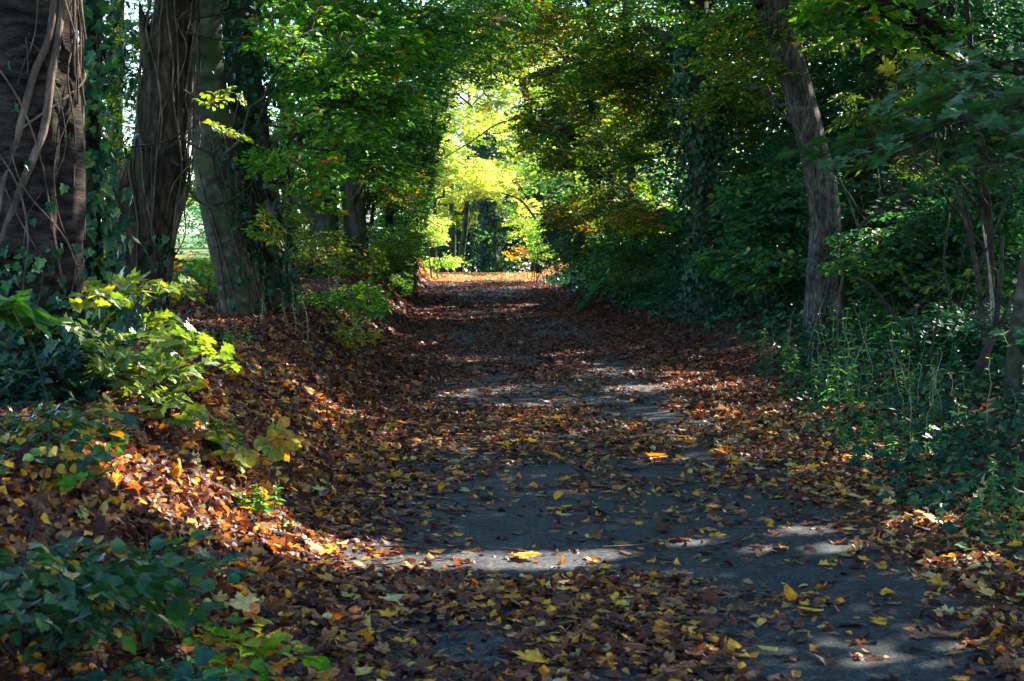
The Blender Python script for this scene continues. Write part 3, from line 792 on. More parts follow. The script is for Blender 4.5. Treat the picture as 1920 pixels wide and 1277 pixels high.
L3b = [(535, 690, 150), (520, 620, 104), (503, 520, 86), (490, 420, 78), (478, 320, 72), (466, 210, 66), (452, 100, 62), (442, 0, 60), (437, -60, 58)]
tree('ivy_clad_beech', 'dark ivy covered trunk with mossy flared foot touching the leaning grey trunk', path=px_path(17.7, L3b, top=10), bark='bark_dark', seg=28, lump=.10, flute=lambda th, L: .10*np.exp(-L/.7)*np.cos(6*th), leaf='green',
     blobs=[B(530, 330, 14.8, .11, .2, .36, 20, T=T_ovals, tint=.42, tilt=.8, scale=.55, lscale=1.6), B(512, 410, 14.8, .08, .15, .16, 8, T=T_ovals, tint=.6, tilt=.8, scale=.5, lscale=1.7), B(570, 250, 15.0, .16, .3, .25, 16, T=T_ovals, tint=.4, scale=.6, lscale=1.5), B(620, 170, 18, .45, .8, .4, 60, T=T_ovals, tint=.45), B(640, 260, 21, .55, .9, .45, 70, T=T_ovals, tint=.35), B(760, 130, 22, .75, 1.2, .6, 130, T=T_oval, tint=.3), W(-2.8, 25, 7.6, 2.6, 3.5, 1.4, 260, **SH)],
     ivy=[dict(z0=1.8, z1=6, dens=420, thick=.20, size=.065, tint=.5), dict(z0=.3, z1=1.9, dens=260, thick=.10, size=.06, side=(-.6, 1.0))],
     vines=[dict(n=16, rmin=.005, rmax=.012, z1=2.2, side=(-1.2, .9), wild=.2)])

# far-left trees in the field hedge that show between the trunks
tree('field_maple', 'bushy turning tree in the field showing in the gap between left trunks', path=px_path(36, [(215, 600, 40), (214, 400, 36), (216, 200, 30), (220, 40, 26)], top=9), bark='bark_brown', leaf='olive', seg=12,
     blobs=[B(235, 90, 34, 1.3, 1.5, 1.6, 260, tint=.45, lscale=1.1, beams=False), B(220, 280, 34, 1.2, 1.5, 1.2, 200, tint=.55, beams=False), B(345, 330, 38, .8, 1.2, .7, 120, tint=.6, beams=False), B(180, 430, 30, 1.0, 1.2, .8, 90, tint=.4, beams=False)])
tree('hedge_tree', 'rust tinged tree behind the ivy clad trunk on the field side', path=px_path(40, [(545, 520, 30), (540, 350, 26), (535, 150, 22)], top=10), bark='bark_brown', leaf='olive', seg=12,
     blobs=[B(560, 260, 38, .9, 1.2, 1.0, 160, tint=.6, beams=False), B(545, 420, 37, .8, 1.2, .8, 170, tint=.65, beams=False), B(590, 130, 36, 1.0, 1.2, .9, 130, tint=.4), W(-5.5, 36, 8.5, 2.5, 4, 1.4, 200, **SH)])

L4a = [(628, 570, 110), (618, 520, 62), (612, 440, 52), (606, 350, 48), (601, 240, 42), (596, 120, 38), (592, 0, 34)]
L4b = [(672, 570, 80), (670, 500, 54), (667, 430, 46), (661, 350, 46), (655, 260, 42), (650, 120, 38), (646, 0, 34)]
tree('twin_stemmed_tree', 'dark twin stemmed tree with a low limb slanting left on the bank top', path=px_path(32, L4a, top=11), bark='bark_dark', seg=22, lump=.10, roots=4, leaf='green',
     extra_stems=[px_path(32.1, L4b, top=10)], limbs=[pxl(32, [(605, 430, 40), (582, 395, 34), (556, 370, 28), (532, 345, 24), (505, 300, 18), (490, 240, 12)])],
     blobs=[B(620, 130, 29, 1.0, 1.2, .8, 170, tint=.35, tilt=.7), B(620, 270, 30, .75, .8, .4, 90, tint=.5), B(740, 240, 29, .85, 1.4, .8, 230, tint=.28), B(735, 345, 33, .7, 1.0, .5, 130, tint=.72), B(800, 330, 36, .55, 1.2, .7, 150, tint=.3), B(840, 40, 27, 1.0, 1.5, .6, 120, tint=.28), B(850, 120, 34, .9, 1.5, .5, 50, tint=.42), W(-1.5, 33, 8.4, 3, 4.5, 1.5, 420, **SH), W(-4.5, 42, 8.0, 3, 4, 1.4, 260, **SH)],
     ivy=[dict(z0=.2, z1=7, dens=55, thick=.08, size=.08), dict(z0=2.5, z1=8, dens=120, thick=.2, size=.08, path=px_path(32.1, L4b, top=10)), dict(z0=.2, z1=2.2, dens=90, thick=.08, size=.08, side=(math.pi, .7))])

tree('slim_tree', 'slim bare stem rising from the green bushes on the left side', path=px_path(41, [(732, 545, 22), (731, 440, 17), (728, 380, 15), (722, 250, 13), (715, 80, 12)], top=11), bark='bark_brown', seg=12, leaf='green',
     blobs=[B(770, 90, 38, 1.0, 1.5, .9, 160, tint=.35), B(765, 215, 41, .8, 1.3, .9, 150, tint=.4), B(690, 40, 40, 1.4, 1.5, 1.0, 160, tint=.35), B(805, 330, 44, .42, 1.0, .7, 110, tint=.45), B(855, 170, 46, .7, 1.0, .35, 40, tint=.65), B(925, 120, 44, .7, 1.0, .35, 45, tint=.65), B(955, 195, 47, .5, 1.0, .3, 30, tint=.7), B(880, 60, 41, .8, 1.0, .35, 60, tint=.6), W(.5, 44, 8.6, 3, 4, 1.4, 300, **SH)])

def bank_bush(name, label, px, py, Y, r, n, **k):
    base = P(px, py, Y); base[2] = ground(base[0], base[1])
    k.setdefault('leaf', 'green')
    leaf = k.pop('leaf')
    bl = [B(px, py, Y, *r, n, limb=False, **k)]
    return shrub(name, label, 'bush', 'bushes along the left bank', base, [], bl, leaf)
bank_bush('bank_bush', 'dark green bush filling the space right of the twin stemmed tree', 725, 480, 37, (.6, 1.0, .75), 190, tint=.3)
bank_bush('bank_bush', 'feathery green bush hanging over the left edge of the lane', 757, 490, 33.5, (.32, .7, .55), 110, tint=.5, scale=.8)
bank_bush('bank_bush', 'shadowy bush at the left wall of the tunnel under the arching branches', 775, 405, 42, (.55, 1.2, 1.0), 220, tint=.25)
bank_bush('bank_bush', 'low leafy sprout at the right foot of the mossy trunk', 605, 560, 19, (.22, .35, .22), 24, tint=.6, T=T_ovals)
bank_bush('bank_bush', 'yellowing low sprout beside the mossy trunk foot on the bank', 600, 622, 17.2, (.20, .3, .12), 14, tint=.75, T=T_ovals, leaf='hazel')
bank_bush('bank_bush', 'sunlit yellow green bush at the left end of the shaded lane', 808, 430, 51, (.26, .9, .8), 60, tint=.2, beams=False, clear=False, leaf='ygreen')
bank_bush('bank_bush', 'low sunlit weeds where the bank meets the bright strip of lane', 826, 490, 52, (.30, .7, .22), 26, tint=.25, beams=False, clear=False, leaf='ygreen')
bank_bush('bank_bush', 'straggly turning bush in front of the field gap', 345, 575, 19, (.42, .6, .40), 34, tint=.6, kind='hazel', T=T_hazel, leaf='olive')
bank_bush('bank_bush', 'dull scrub between the leaning trunk and the twin stemmed tree', 570, 490, 30, (.7, .8, .55), 120, tint=.55, leaf='olive')
bank_bush('bank_bush', 'small rust leaved twiggy bush behind the leaning trunk', 375, 520, 22, (.35, .6, .45), 30, tint=.5, leaf='rust')

# ================================================================== THE FAR END
tree('sunlit_arch_tree', 'backlit yellow green tree arching over the end of the lane from the left', path=px_path(60, [(812, 520, 20), (808, 420, 17), (812, 300, 15), (830, 180, 12)], top=9), bark='bark_brown', leaf='ygreen', seg=12,
     blobs=[B(868, 320, 57, 1.2, 1.6, .5, 116, tint=.55, beams=False, clear=False, lscale=1.25), B(815, 290, 56, .8, 1.6, .9, 93, tint=.4, beams=False, clear=False, lscale=1.2), B(850, 225, 59, 1.4, 2.2, 1.0, 145, tint=.5, beams=False, clear=False, lscale=1.25), B(900, 130, 58, 1.8, 2.2, 1.1, 164, tint=.45, beams=False, clear=False, lscale=1.25), B(822, 380, 61, .35, 1.2, .6, 43, tint=.5, beams=False, clear=False, lscale=1.2)])
tree('pale_arch_tree', 'sunlit pale yellow tree leaning over the lane end from the right', path=px_path(61, [(1005, 520, 24), (1012, 400, 20), (1000, 250, 17), (975, 130, 13)], top=9), bark='bark_brown', leaf='ygreen', seg=12,
     blobs=[B(945, 330, 60, 1.2, 1.8, .7, 136, tint=.45, beams=False, clear=False, lscale=1.25), B(965, 240, 61, 1.4, 2.2, 1.1, 164, tint=.4, beams=False, clear=False, lscale=1.25), B(1005, 400, 58, .5, 1.5, .6, 64, tint=.5, beams=False, clear=False, lscale=1.2), B(1000, 90, 62, 2.0, 2.2, 1.2, 122, tint=.5, beams=False, clear=False, lscale=1.25)],
     limbs=[pxl(56, [(1020, 450, 6), (1000, 405, 5), (975, 375, 4), (940, 362, 3)]), pxl(50, [(1030, 215, 3.5), (940, 230, 3), (880, 268, 2.5), (825, 300, 2)])])
for i, (lab, Y, rows, lean) in enumerate((
        ('slim dark trunk with a sunlit edge standing beyond the lane end', 68, [(862, 512, 15), (866, 470, 12), (873, 420, 10), (876, 370, 9), (878, 300, 8)], 0),
        ('darkest straight trunk at the left of the far wood', 70, [(846, 512, 13), (850, 450, 10), (846, 380, 9), (842, 320, 8)], 0),
        ('thin far trunk between the sunlit edge trunk and the ivy column', 73, [(886, 512, 8), (886, 440, 7), (890, 370, 6)], 0),
        ('dim trunk in the shade left of all the far trunks', 74, [(828, 512, 14), (832, 450, 12), (835, 380, 10)], 0))):
    tree('far_tree', lab, group='trees of the far wood beyond the crest', path=px_path(Y, rows, top=8), bark='bark_dark', leaf='olive', seg=10,
         blobs=[B(rows[-1][0]+rng.normal()*10, 395-i*8, Y+1, 1.0, 1.2, .8, 50, tint=.5, lscale=1.3, clear=False), B(rows[-1][0]+20, 300, Y+3, 1.3, 1.5, 1.2, 60, tint=.5, lscale=1.3, clear=False)])
tree('ivy_column', 'broad dark ivy column standing in the middle of the far wood', path=px_path(67, [(920, 512, 40), (918, 450, 34), (914, 390, 28), (910, 330, 20)], top=6.5), bark='bark_dark', seg=12,
     ivy=[dict(z0=-.8, z1=6.5, dens=110, thick=.42, size=.14, tint=.5)])

def mass(name, label, cat, boxes, leaf, group=None, kind='stuff', **kw):
    mb = MB()
    for b in boxes: fill_blob(mb, b)
    return tag(mb.build(name, [M[leaf], M['twig']]), label, cat, group, kind)
FB = dict(kind='big', T=T_far, twigs=False, tight=.4, spread=.2)
mass('far_woodland', 'dim wooded backdrop closing the view beyond the crest of the lane', 'woodland',
     [W(x, y, z, 3, 2.0, 1.8, n, clear=False, beams=False, scale=1.1, **FB) for x, y, z, n in [(x, 76.5, z, 260) for x in (-3, 0, 3, 6) for z in (.2, 2.4)]+[(5, 83, 4.5, 420), (8.5, 86, 7.5, 420), (2, 82, 4, 420), (11, 88, 10, 420), (5.5, 80, 6, 420), (8, 82, 8.5, 420), (-1, 81, 4.5, 380)]+[(4, 79, 4.6, 260), (8, 81, 5, 300), (12, 86, 8, 320), (7, 86, 8, 300), (0, 86, 5, 260), (-3, 82, .6, 260), (1.5, 84, .8, 420), (5.5, 80, .8, 300), (10, 78, 1.5, 300), (-7, 84, 1.2, 260), (3.5, 76, -.2, 160), (-4, 77, 0, 120), (-12, 88, 1.5, 240), (7, 90, 4, 240), (-1, 92, 3.2, 220)]], 'dark')
mass('far_canopy', 'sunlit yellow green canopy of the far wood closing the top of the tunnel', 'canopy',
     [W(x, y, z, 2.6, 2.0, 1.8, n, clear=False, beams=False, scale=1.0, lscale=1.1, **FB) for x, y, z, n in ((-2.5, 71, 6.0, 200), (1, 72, 7.5, 260), (4.5, 70, 7.0, 260), (8, 68, 6.0, 260), (7.0, 63, 3.0, 220), (5.0, 66, 1.8, 160), (-1, 74, 9.5, 220), (4, 74, 10, 240), (9, 70, 9.5, 240), (-5, 70, 4.5, 160), (11.5, 66, 5, 240), (10.5, 60, 2.2, 220))], 'ygreen')
mass('field_treeline', 'pale sunlit line of trees across the far side of the field', 'treeline',
     [W(x, 110+rng.normal()*3, 3+rng.random(), 5, 3, 3.2, 130, clear=False, beams=False, scale=2.0, **FB) for x in range(-60, -8, 5)], 'green')

# ================================================================== RIGHT SIDE TREES
R1 = [(1532, 690, 96), (1534, 640, 74), (1536, 590, 66), (1542, 500, 64), (1547, 430, 64), (1543, 370, 63), (1530, 300, 61), (1510, 220, 61), (1488, 140, 61), (1465, 60, 62), (1447, 0, 64), (1432, -60, 66)]
R1 = [(a, b, c*.92) for a, b, c in R1]
tree('leaning_ash', 'bare grey trunk with ridged bark leaning left over the right verge', path=px_path(21.6, R1, top=11), bark='bark_grey', seg=40, lump=.06, lf=(2.0, 1.3), leaf='olive',
     blobs=[W(4.6, 20, 6.6, 2.2, 3.2, 1.1, 380, **SH), W(3.0, 21, 7.6, 2.6, 3.5, 1.4, 420, **SH), W(6.5, 24, 7.4, 3, 4, 2, 420, **SH), B(1390, 60, 24, .75, 1.2, .6, 90, tint=.45), B(1400, 160, 25, .6, 1.0, .55, 80, tint=.5)],
     ivy=[dict(z0=.1, z1=.5, dens=40, thick=.08, size=.06)])
R2 = [(1340, 620, 84), (1332, 540, 60), (1324, 420, 54), (1318, 300, 52), (1312, 150, 48), (1306, 0, 44)]
tree('ivy_tower', 'tall dark trunk wrapped thick in ivy left of the bare grey trunk', path=px_path(26.5, R2, top=11), bark='bark_dark', seg=18, leaf='olive',
     blobs=[B(1195, 60, 30, .8, 1.5, .8, 160, tint=.5), B(1170, 170, 31, .8, 1.5, .7, 190, tint=.45), B(1225, 240, 32, .5, 1.2, .7, 110, tint=.3), W(2.6, 29, 8.2, 2.6, 4, 1.4, 420, **SH), W(7, 31, 8, 3, 4, 2, 380, **SH)],
     ivy=[dict(z0=-.1, z1=9, dens=380, thick=.30, size=.08, tint=.4)])
tree('shaded_tree', 'narrow dark trunk half hidden in turning leaves right of the lane', path=px_path(37, [(1124, 560, 34), (1120, 430, 28), (1117, 300, 26), (1113, 180, 22), (1108, 40, 18)], top=11), bark='bark_dark', seg=14, leaf='olive',
     blobs=[B(1090, 110, 35, 1.1, 1.5, .8, 230, tint=.55), B(1060, 160, 38, .8, 1.5, .8, 130, tint=.55), B(1070, 250, 37, .9, 1.4, .8, 220, tint=.55), B(1030, 50, 36, 1.0, 1.5, .6, 80, tint=.5), B(1165, 270, 34, .8, 1.2, .6, 180, tint=.4), B(1010, -10, 40, 1.3, 1.5, .55, 150, tint=.45), B(900, -10, 42, 1.2, 1.5, .5, 140, tint=.4), B(900, 30, 36, 1.2, 1.5, .45, 130, tint=.45), B(970, 20, 33, .9, 1.5, .45, 110, tint=.55), B(880, 95, 48, 1.2, 1.2, .5, 80, tint=.6, clear=False), B(960, 110, 50, 1.0, 1.2, .5, 70, tint=.6, clear=False), B(1020, 250, 43, .6, 1.5, .8, 60, tint=.5), W(2.4, 38, 8.6, 2.6, 4, 1.4, 360, **SH), W(7, 39, 7.6, 3, 4, 2, 380, **SH)],
     limbs=[pxl(33, [(1180, 135, 8), (1130, 118, 9), (1090, 100, 7), (1062, 86, 4)]), pxl(33, [(1110, 112, 5), (1060, 128, 4), (1022, 140, 3)])],
     ivy=[dict(z0=0, z1=7, dens=120, thick=.12, size=.09)])
tree('rust_beech', 'beech with some rusty orange lower branches reaching out from right of the lane', path=px_path(35, [(1195, 590, 26), (1190, 450, 22), (1185, 330, 20), (1178, 200, 16)], top=9), bark='bark_dark', seg=14, leaf='olive',
     blobs=[B(1180, 385, 33, .95, 1.2, .42, 170, tint=.5, tilt=.45, spread=.32), B(1240, 405, 31, .6, 1.0, .22, 70, tint=.68, tilt=.35), B(1100, 400, 35, .7, 1.2, .35, 110, tint=.5, tilt=.35, spread=.3), B(1085, 300, 39, .6, 1.2, .4, 80, tint=.6, spread=.3)])
R3 = [(1706, 690, 110), (1704, 600, 84), (1706, 500, 76), (1708, 400, 74), (1712, 280, 72), (1722, 150, 72), (1732, 40, 76), (1740, -60, 78)]
tree('red_barked_tree', 'dark reddish trunk tangled with dry creepers at the back right', path=px_path(24.5, R3, top=11), bark='bark_red', seg=26, lump=.09, leaf='dark',
     blobs=[W(8.5, 26, 7, 3, 4, 2.2, 380, **SH), W(8, 18, 6.5, 2.6, 4, 2, 420, **SH), B(1620, 60, 27, .9, 1.2, .8, 120, tint=.4), B(1850, 80, 25, 1.1, 1.5, .9, 170, tint=.4)],
     vines=[dict(n=34, rmin=.008, rmax=.022, wild=.25, stray=.05), dict(n=26, rmin=.006, rmax=.014, wild=.5, stray=.10), dict(n=22, rmin=.004, rmax=.010, wild=.8, stray=.35, z0=1.0, z1=5.5)],
     ivy=[dict(z0=.1, z1=3.4, dens=60, thick=.2, size=.08), dict(z0=4, z1=5, dens=60, thick=.2, size=.08)])
tree('verge_sycamore', 'sycamore whose broad dark leaves hang in at the top right corner', path=[(3.35, 5.6, -.1, .14), (3.3, 5.7, 1.5, .13), (3.35, 5.9, 3.2, .12), (3.2, 6.2, 6, .09), (3.1, 6.6, 8, .03)], bark='bark_brown', seg=14, leaf='syc',
     blobs=[B(1810, 225, 5.9, .24, .5, .05, 15, lscale=.62, scale=.75, kind='syc', T=T_maple, tint=.2, clear=False, beams=False, tilt=.2, twigs=True, ncl=5, nsub=5, up=2.0), B(1880, 120, 6.2, .14, .5, .12, 14, lscale=.58, scale=.7, kind='syc', T=T_maple, tint=.4, clear=False, beams=False, tilt=.4, ncl=5, nsub=4), B(1690, 262, 6.6, .08, .3, .03, 3, lscale=.55, scale=.6, kind='syc', T=T_maple, tint=.2, clear=False, beams=False, tilt=.2, ncl=3, nsub=3), B(1915, 300, 5.4, .05, .2, .03, 2, lscale=.55, scale=.6, kind='syc', T=T_maple, tint=.15, clear=False, beams=False, tilt=.3, ncl=3, nsub=2),
            W(3.6, 8.5, 6.2, 2.4, 3, 1.4, 520, **SH), W(6.0, 10, 5.2, 2.2, 4, 1.6, 480, **SH), W(9, 13, 7, 2.5, 4, 2, 420, **SH), W(2.4, 4.5, 5.6, 3, 3, 1.2, 420, **SH)], limb_r=.009)
tree('back_maple', 'maple with fresh green leaves hanging beside the bare grey trunk top', path=[(6.4, 15.5, 0, .12), (6.2, 15.6, 3, .11), (5.8, 15.5, 6, .09), (5.4, 15.2, 8.5, .03)], bark='bark_brown', seg=12, leaf='green',
     blobs=[B(1610, 20, 14, .28, .4, .13, 18, kind='maple', T=T_maple, tint=.6, tilt=.7, scale=.6, lscale=1.3), B(1650, 45, 14.5, .3, .4, .12, 14, kind='maple', T=T_maple, tint=.4, scale=.8), W(4.4, 14.5, 6.6, 2.4, 3.5, 1.3, 420, **SH), W(8, 12.5, 5.6, 2.6, 3.5, 2, 380, **SH)])
tree('elder', 'elder with narrow yellow green leaflets in front of the red barked trunk', cat='tree', path=[(5.6, 17.8, 0, .05), (5.5, 17.6, 1.6, .045), (5.2, 17.2, 3.0, .035), (5.0, 17, 4.2, .02)], bark='twig', seg=8, leaf='hazel',
     blobs=[B(1720, 110, 16.5, .28, .4, .22, 16, kind='lance', T=T_lance, tint=.3, scale=.75, lscale=1.6), B(1760, 170, 16.5, .25, .4, .16, 12, kind='lance', T=T_lance, tint=.35, lscale=1.35), B(1650, 190, 17, .45, .4, .22, 22, kind='lance', T=T_lance, tint=.3, scale=.75, lscale=1.6), B(1610, 75, 17, .15, .3, .06, 6, kind='lance', T=T_lance, tint=.25, lscale=1.35), B(1690, 300, 17, .25, .3, .10, 8, kind='lance', T=T_lance, tint=.25, lscale=1.3)], limb_r=.016)

RSH = 'shrubs of the right hand wood'
def wood_shrub(lab, px, py, Y, r, n, leaf='dark', base_py=640, **k):
    c = P(px, py, Y); base = [c[0], Y+.3, float(ground(c[0], Y))]
    shrub('woodland_shrub', lab, 'shrub', RSH, base, [], [B(px, py, Y, *r, n, limb=False, **k)], leaf)
wood_shrub('hazel shrub in flat tiers just left of the bare grey trunk', 1445, 370, 25, (.75, 1.0, .55), 190, tint=.55, tilt=.28, kind='hazel', T=T_hazel)
wood_shrub('dark hazel leaves low down left of the bare grey trunk foot', 1455, 480, 24.5, (.62, .8, .55), 130, tint=.5, tilt=.4, kind='hazel', T=T_hazel)
wood_shrub('dense dark shrub at the foot of the ivy wrapped tower', 1300, 500, 31, (.9, 1.0, .8), 200, tint=.4)
wood_shrub('holly dark bush with blue sheen right of the lane end', 1075, 420, 43, (.45, 1.2, 1.0), 230, leaf='ivy', tint=.5, T=T_oval)
wood_shrub('pale leafy bush behind the blue green bush at the lane end', 1055, 330, 46.5, (.7, 1.2, .8), 190, leaf='ygreen', tint=.1, beams=False)
wood_shrub('green bush bulging over the right edge of the far lane', 1140, 465, 37, (.8, 1.2, .55), 210, tint=.65)
wood_shrub('deep green bush between the rusty beech and the ivy tower', 1215, 490, 33, (.7, 1.0, .7), 200, tint=.7)
wood_shrub('light green bush in the sun at the right of the lane end', 1012, 450, 47.5, (.34, .9, .75), 110, leaf='ygreen', tint=.15)
wood_shrub('small orange leaved sprig leaning into the end of the lane', 990, 475, 50, (.12, .4, .28), 10, leaf='rust', tint=.6, beams=False, clear=False)
wood_shrub('tiered hazel spreading low across the red barked trunk', 1730, 450, 20, (.85, .8, .30), 110, tint=.6, tilt=.22, kind='hazel', T=T_hazel)
wood_shrub('yellow flecked low tier of hazel below the red barked trunk', 1720, 510, 19.5, (.75, .8, .22), 80, tint=.75, tilt=.25, kind='hazel', T=T_hazel)
wood_shrub('leafy undergrowth right of the bare grey trunk foot', 1690, 560, 20.5, (.42, .6, .35), 60, tint=.55, kind='hazel', T=T_hazel)
wood_shrub('gloomy thicket behind the bare grey trunk', 1610, 330, 29, (1.2, 1.0, 1.2), 300, tint=.35, stems=0)
wood_shrub('gloomy thicket between the ivy tower and bare grey trunk', 1450, 230, 31, (1.0, 1.2, 1.2), 260, tint=.75, stems=0)
wood_shrub('shadowy thicket behind the tiered hazel', 1700, 560, 27, (1.3, 1.0, .9), 240, tint=.3)
wood_shrub('shadowy bush on the far right behind the saplings', 1850, 470, 20, (.8, .8, .9), 190, tint=.3)
wood_shrub('sparse dark bush above the saplings at right', 1800, 360, 19, (.7, .7, .4), 70, tint=.4)
wood_shrub('low dark bush at the right edge behind the thin saplings', 1830, 640, 16, (.55, .6, .40), 100, tint=.35)
wood_shrub('drooping trail of bluish leaves hanging in front of the ivy tower', 1395, 110, 22, (.17, .4, .5), 50, leaf='olive', stems=0, tint=.5, T=T_ovals)

mass('woodland_backdrop', 'deep shaded mass of leaves filling the wood behind the right hand shrubs', 'woodland',
     [W(x, y, z, 2.2, 3.2, 2.2, n, clear=True, scale=1.0, **FB) for x, y, z, n in
      [(8.6+.055*y+dx, y, z, 200) for y in range(14, 46, 6) for dx, z in ((0, 1.5), (1.5, 4.8), (3.5, 8))]+[(x, 43+rng.normal(), z, 330) for x in (5.6, 8.6, 11.6, 14.6, 17.6) for z in (.8, 3.2, 6, 8.6)]+[(x, 33+rng.normal(), z, 380) for x in (6.4, 8.4, 10.4, 12.4) for z in (.8, 3.0, 5.2, 7.4)]], 'dark', kind='stuff')

# saplings at the right edge
def sapling(label, Y, rows, blobs=(), leaf='dark', bark='twig', side=()):
    st = px_path(Y, rows)
    b = st[0][:3].copy(); b[2] = ground(b[0], b[1]); st[0][2] = b[2]-.05; st[0][:2] = b[:2]
    shrub('sapling', label, 'sapling', 'saplings on the right verge', b, [st]+[pxl(Y, s) for s in side], list(blobs), leaf, bark)
sapling('thickest smooth sapling stem at the extreme right edge', 12.8, [(1890, 880, 34), (1894, 780, 30), (1898, 690, 27), (1908, 590, 22), (1924, 480, 18), (1935, 380, 14)], [B(1900, 620, 12.6, .12, .2, .10, 4, kind='maple', T=T_maple, tint=.6, limb=False, stems=1, scale=.8)], bark='bark_smooth')
sapling('crooked brown sapling beside the smooth stem at right', 13.5, [(1826, 850, 24), (1834, 760, 22), (1828, 715, 20), (1846, 670, 18), (1866, 610, 13), (1874, 540, 9), (1880, 440, 6)], side=[[(1846, 670, 10), (1880, 600, 8), (1905, 540, 5)]])
sapling('tall curved dark sapling crossing the tiered hazel', 15, [(1856, 840, 12), (1850, 740, 11), (1844, 620, 11), (1832, 510, 10), (1812, 420, 9), (1790, 345, 7), (1762, 330, 5)], side=[[(1838, 560, 7), (1822, 440, 5), (1800, 330, 4), (1785, 280, 3)], [(1832, 510, 5), (1870, 420, 4), (1900, 340, 3)]])
sapling('pair of pale dry canes standing by the curved sapling', 15.3, [(1858, 830, 6), (1856, 700, 5), (1858, 560, 4), (1848, 440, 3)], side=[[(1866, 700, 4), (1862, 560, 4), (1842, 420, 3)]], bark='stick')
sapling('arching grey branch bending right from behind the bare grey trunk', 20.2, [(1575, 560, 10), (1588, 500, 9), (1605, 440, 9), (1622, 415, 8), (1665, 390, 7), (1710, 375, 4)], side=[[(1610, 430, 5), (1590, 370, 4), (1560, 320, 3), (1500, 290, 2.5)], [(1640, 400, 4), (1650, 350, 3), (1640, 290, 2.5)], [(1622, 415, 4), (1580, 350, 3), (1530, 330, 2)]], bark='vine')
sapling('forked dead branch leaning low right of the grey trunk foot', 18.5, [(1690, 690, 14), (1688, 610, 12), (1660, 570, 10), (1632, 535, 8), (1600, 520, 6)], side=[[(1688, 600, 9), (1720, 575, 8), (1745, 548, 6), (1760, 520, 4)]])
sapling('thin leaning stem among the green weeds on the right verge', 13.8, [(1740, 830, 9), (1728, 770, 8), (1735, 700, 7), (1752, 630, 6), (1762, 560, 4)], side=[[(1735, 700, 5), (1715, 650, 4), (1705, 600, 3)]])
sapling('slender sapling with drooping twigs between hazel and curved sapling', 16, [(1790, 800, 8), (1795, 700, 7), (1790, 600, 6), (1770, 500, 5), (1780, 400, 4)], side=[[(1790, 600, 4), (1815, 530, 3), (1835, 470, 2)]])

# ================================================================== GROUND PLANTS
def ivy_cover():
    mb = MB()
    def put(x, y, size, h, tint=.5, clear=True):
        n = len(x)
        nrm = gnormal(x, y)+rng.normal(size=(n, 3))*.5+np.array([-.25, -.25, 0])
        a = rng.random(n)*6.28
        z = ground(x, y)+.03+rng.random(n)*h
        p = np.stack([x, y, z], 1)
        mb.inst(T_ivy, frames(np.stack([np.cos(a), np.sin(a), -.25+0*a], 1), nrm), p, size*rng.uniform(.6, 1.25, n), np.clip(tint+rng.normal(size=n)*.3, 0, 1))
    for y0, y1, per, size in ((5, 12, 330, .065), (12, 22, 260, .07), (22, 36, 230, .085), (36, 50, 170, .11)):
        x1 = 7.5; n = int((y1-y0)*(x1-2)*per); x = rng.uniform(2, x1, n); y = rng.uniform(y0, y1, n)
        edge = np.interp(y, [5, 8.5, 10.5, 12, 15, 21, 27, 34, 44, 52], [2.45, 2.5, 2.55, 2.75, 2.95, 3.75, 3.45, 3.0, 2.5, 2.1])+.22*vnoise(x*1.3, y*1.3, 1)+.22*vnoise(x*3, y*3, 4)
        k = (x > edge) & (rng.random(n) < np.clip((x-edge)/.35+.25, 0, 1)*np.clip(.75+vnoise(x*1.7, y*1.7, 8)*.8, .12, 1))
        h = .05+.25*np.clip((x-edge)/1.2, 0, 1)
        put(x[k], y[k], size, h[k])
    n = 2600; x = rng.uniform(-3.6, -.8, n); y = rng.uniform(8, 30, n)
    k = vnoise(x*1.5, y*.9, 21) > .38
    put(x[k], y[k], .06, .05, .6)
    o = mb.build('ground_ivy', [M['ivy']]); tag(o, 'dark ivy carpeting the right verge and patches of the left bank', 'ivy', None, 'stuff')
ivy_cover()

def meadow():
    mb = MB(); n = 24000
    x = -4.0-rng.random(n)**1.5*9; y = rng.uniform(9, 46, n)
    p = np.stack([x, y, ground(x, y)-.01], 1)
    a = rng.random(n)*6.28
    d = np.stack([np.cos(a)*.4, np.sin(a)*.4, np.ones(n)], 1)
    mb.inst(Tmpl([(0, .03, 0), (.6, .02, .05), (1, 0, .2), (0, -.03, 0)], [[0, 3, 2, 1]]), frames(d, runit(n)), p, rng.uniform(.12, .3, n), rng.random(n)*.7)
    tag(mb.build('meadow_grass', [M['green']]), 'green grass of the field seen between the left trunks', 'grass', None, 'stuff')
meadow()

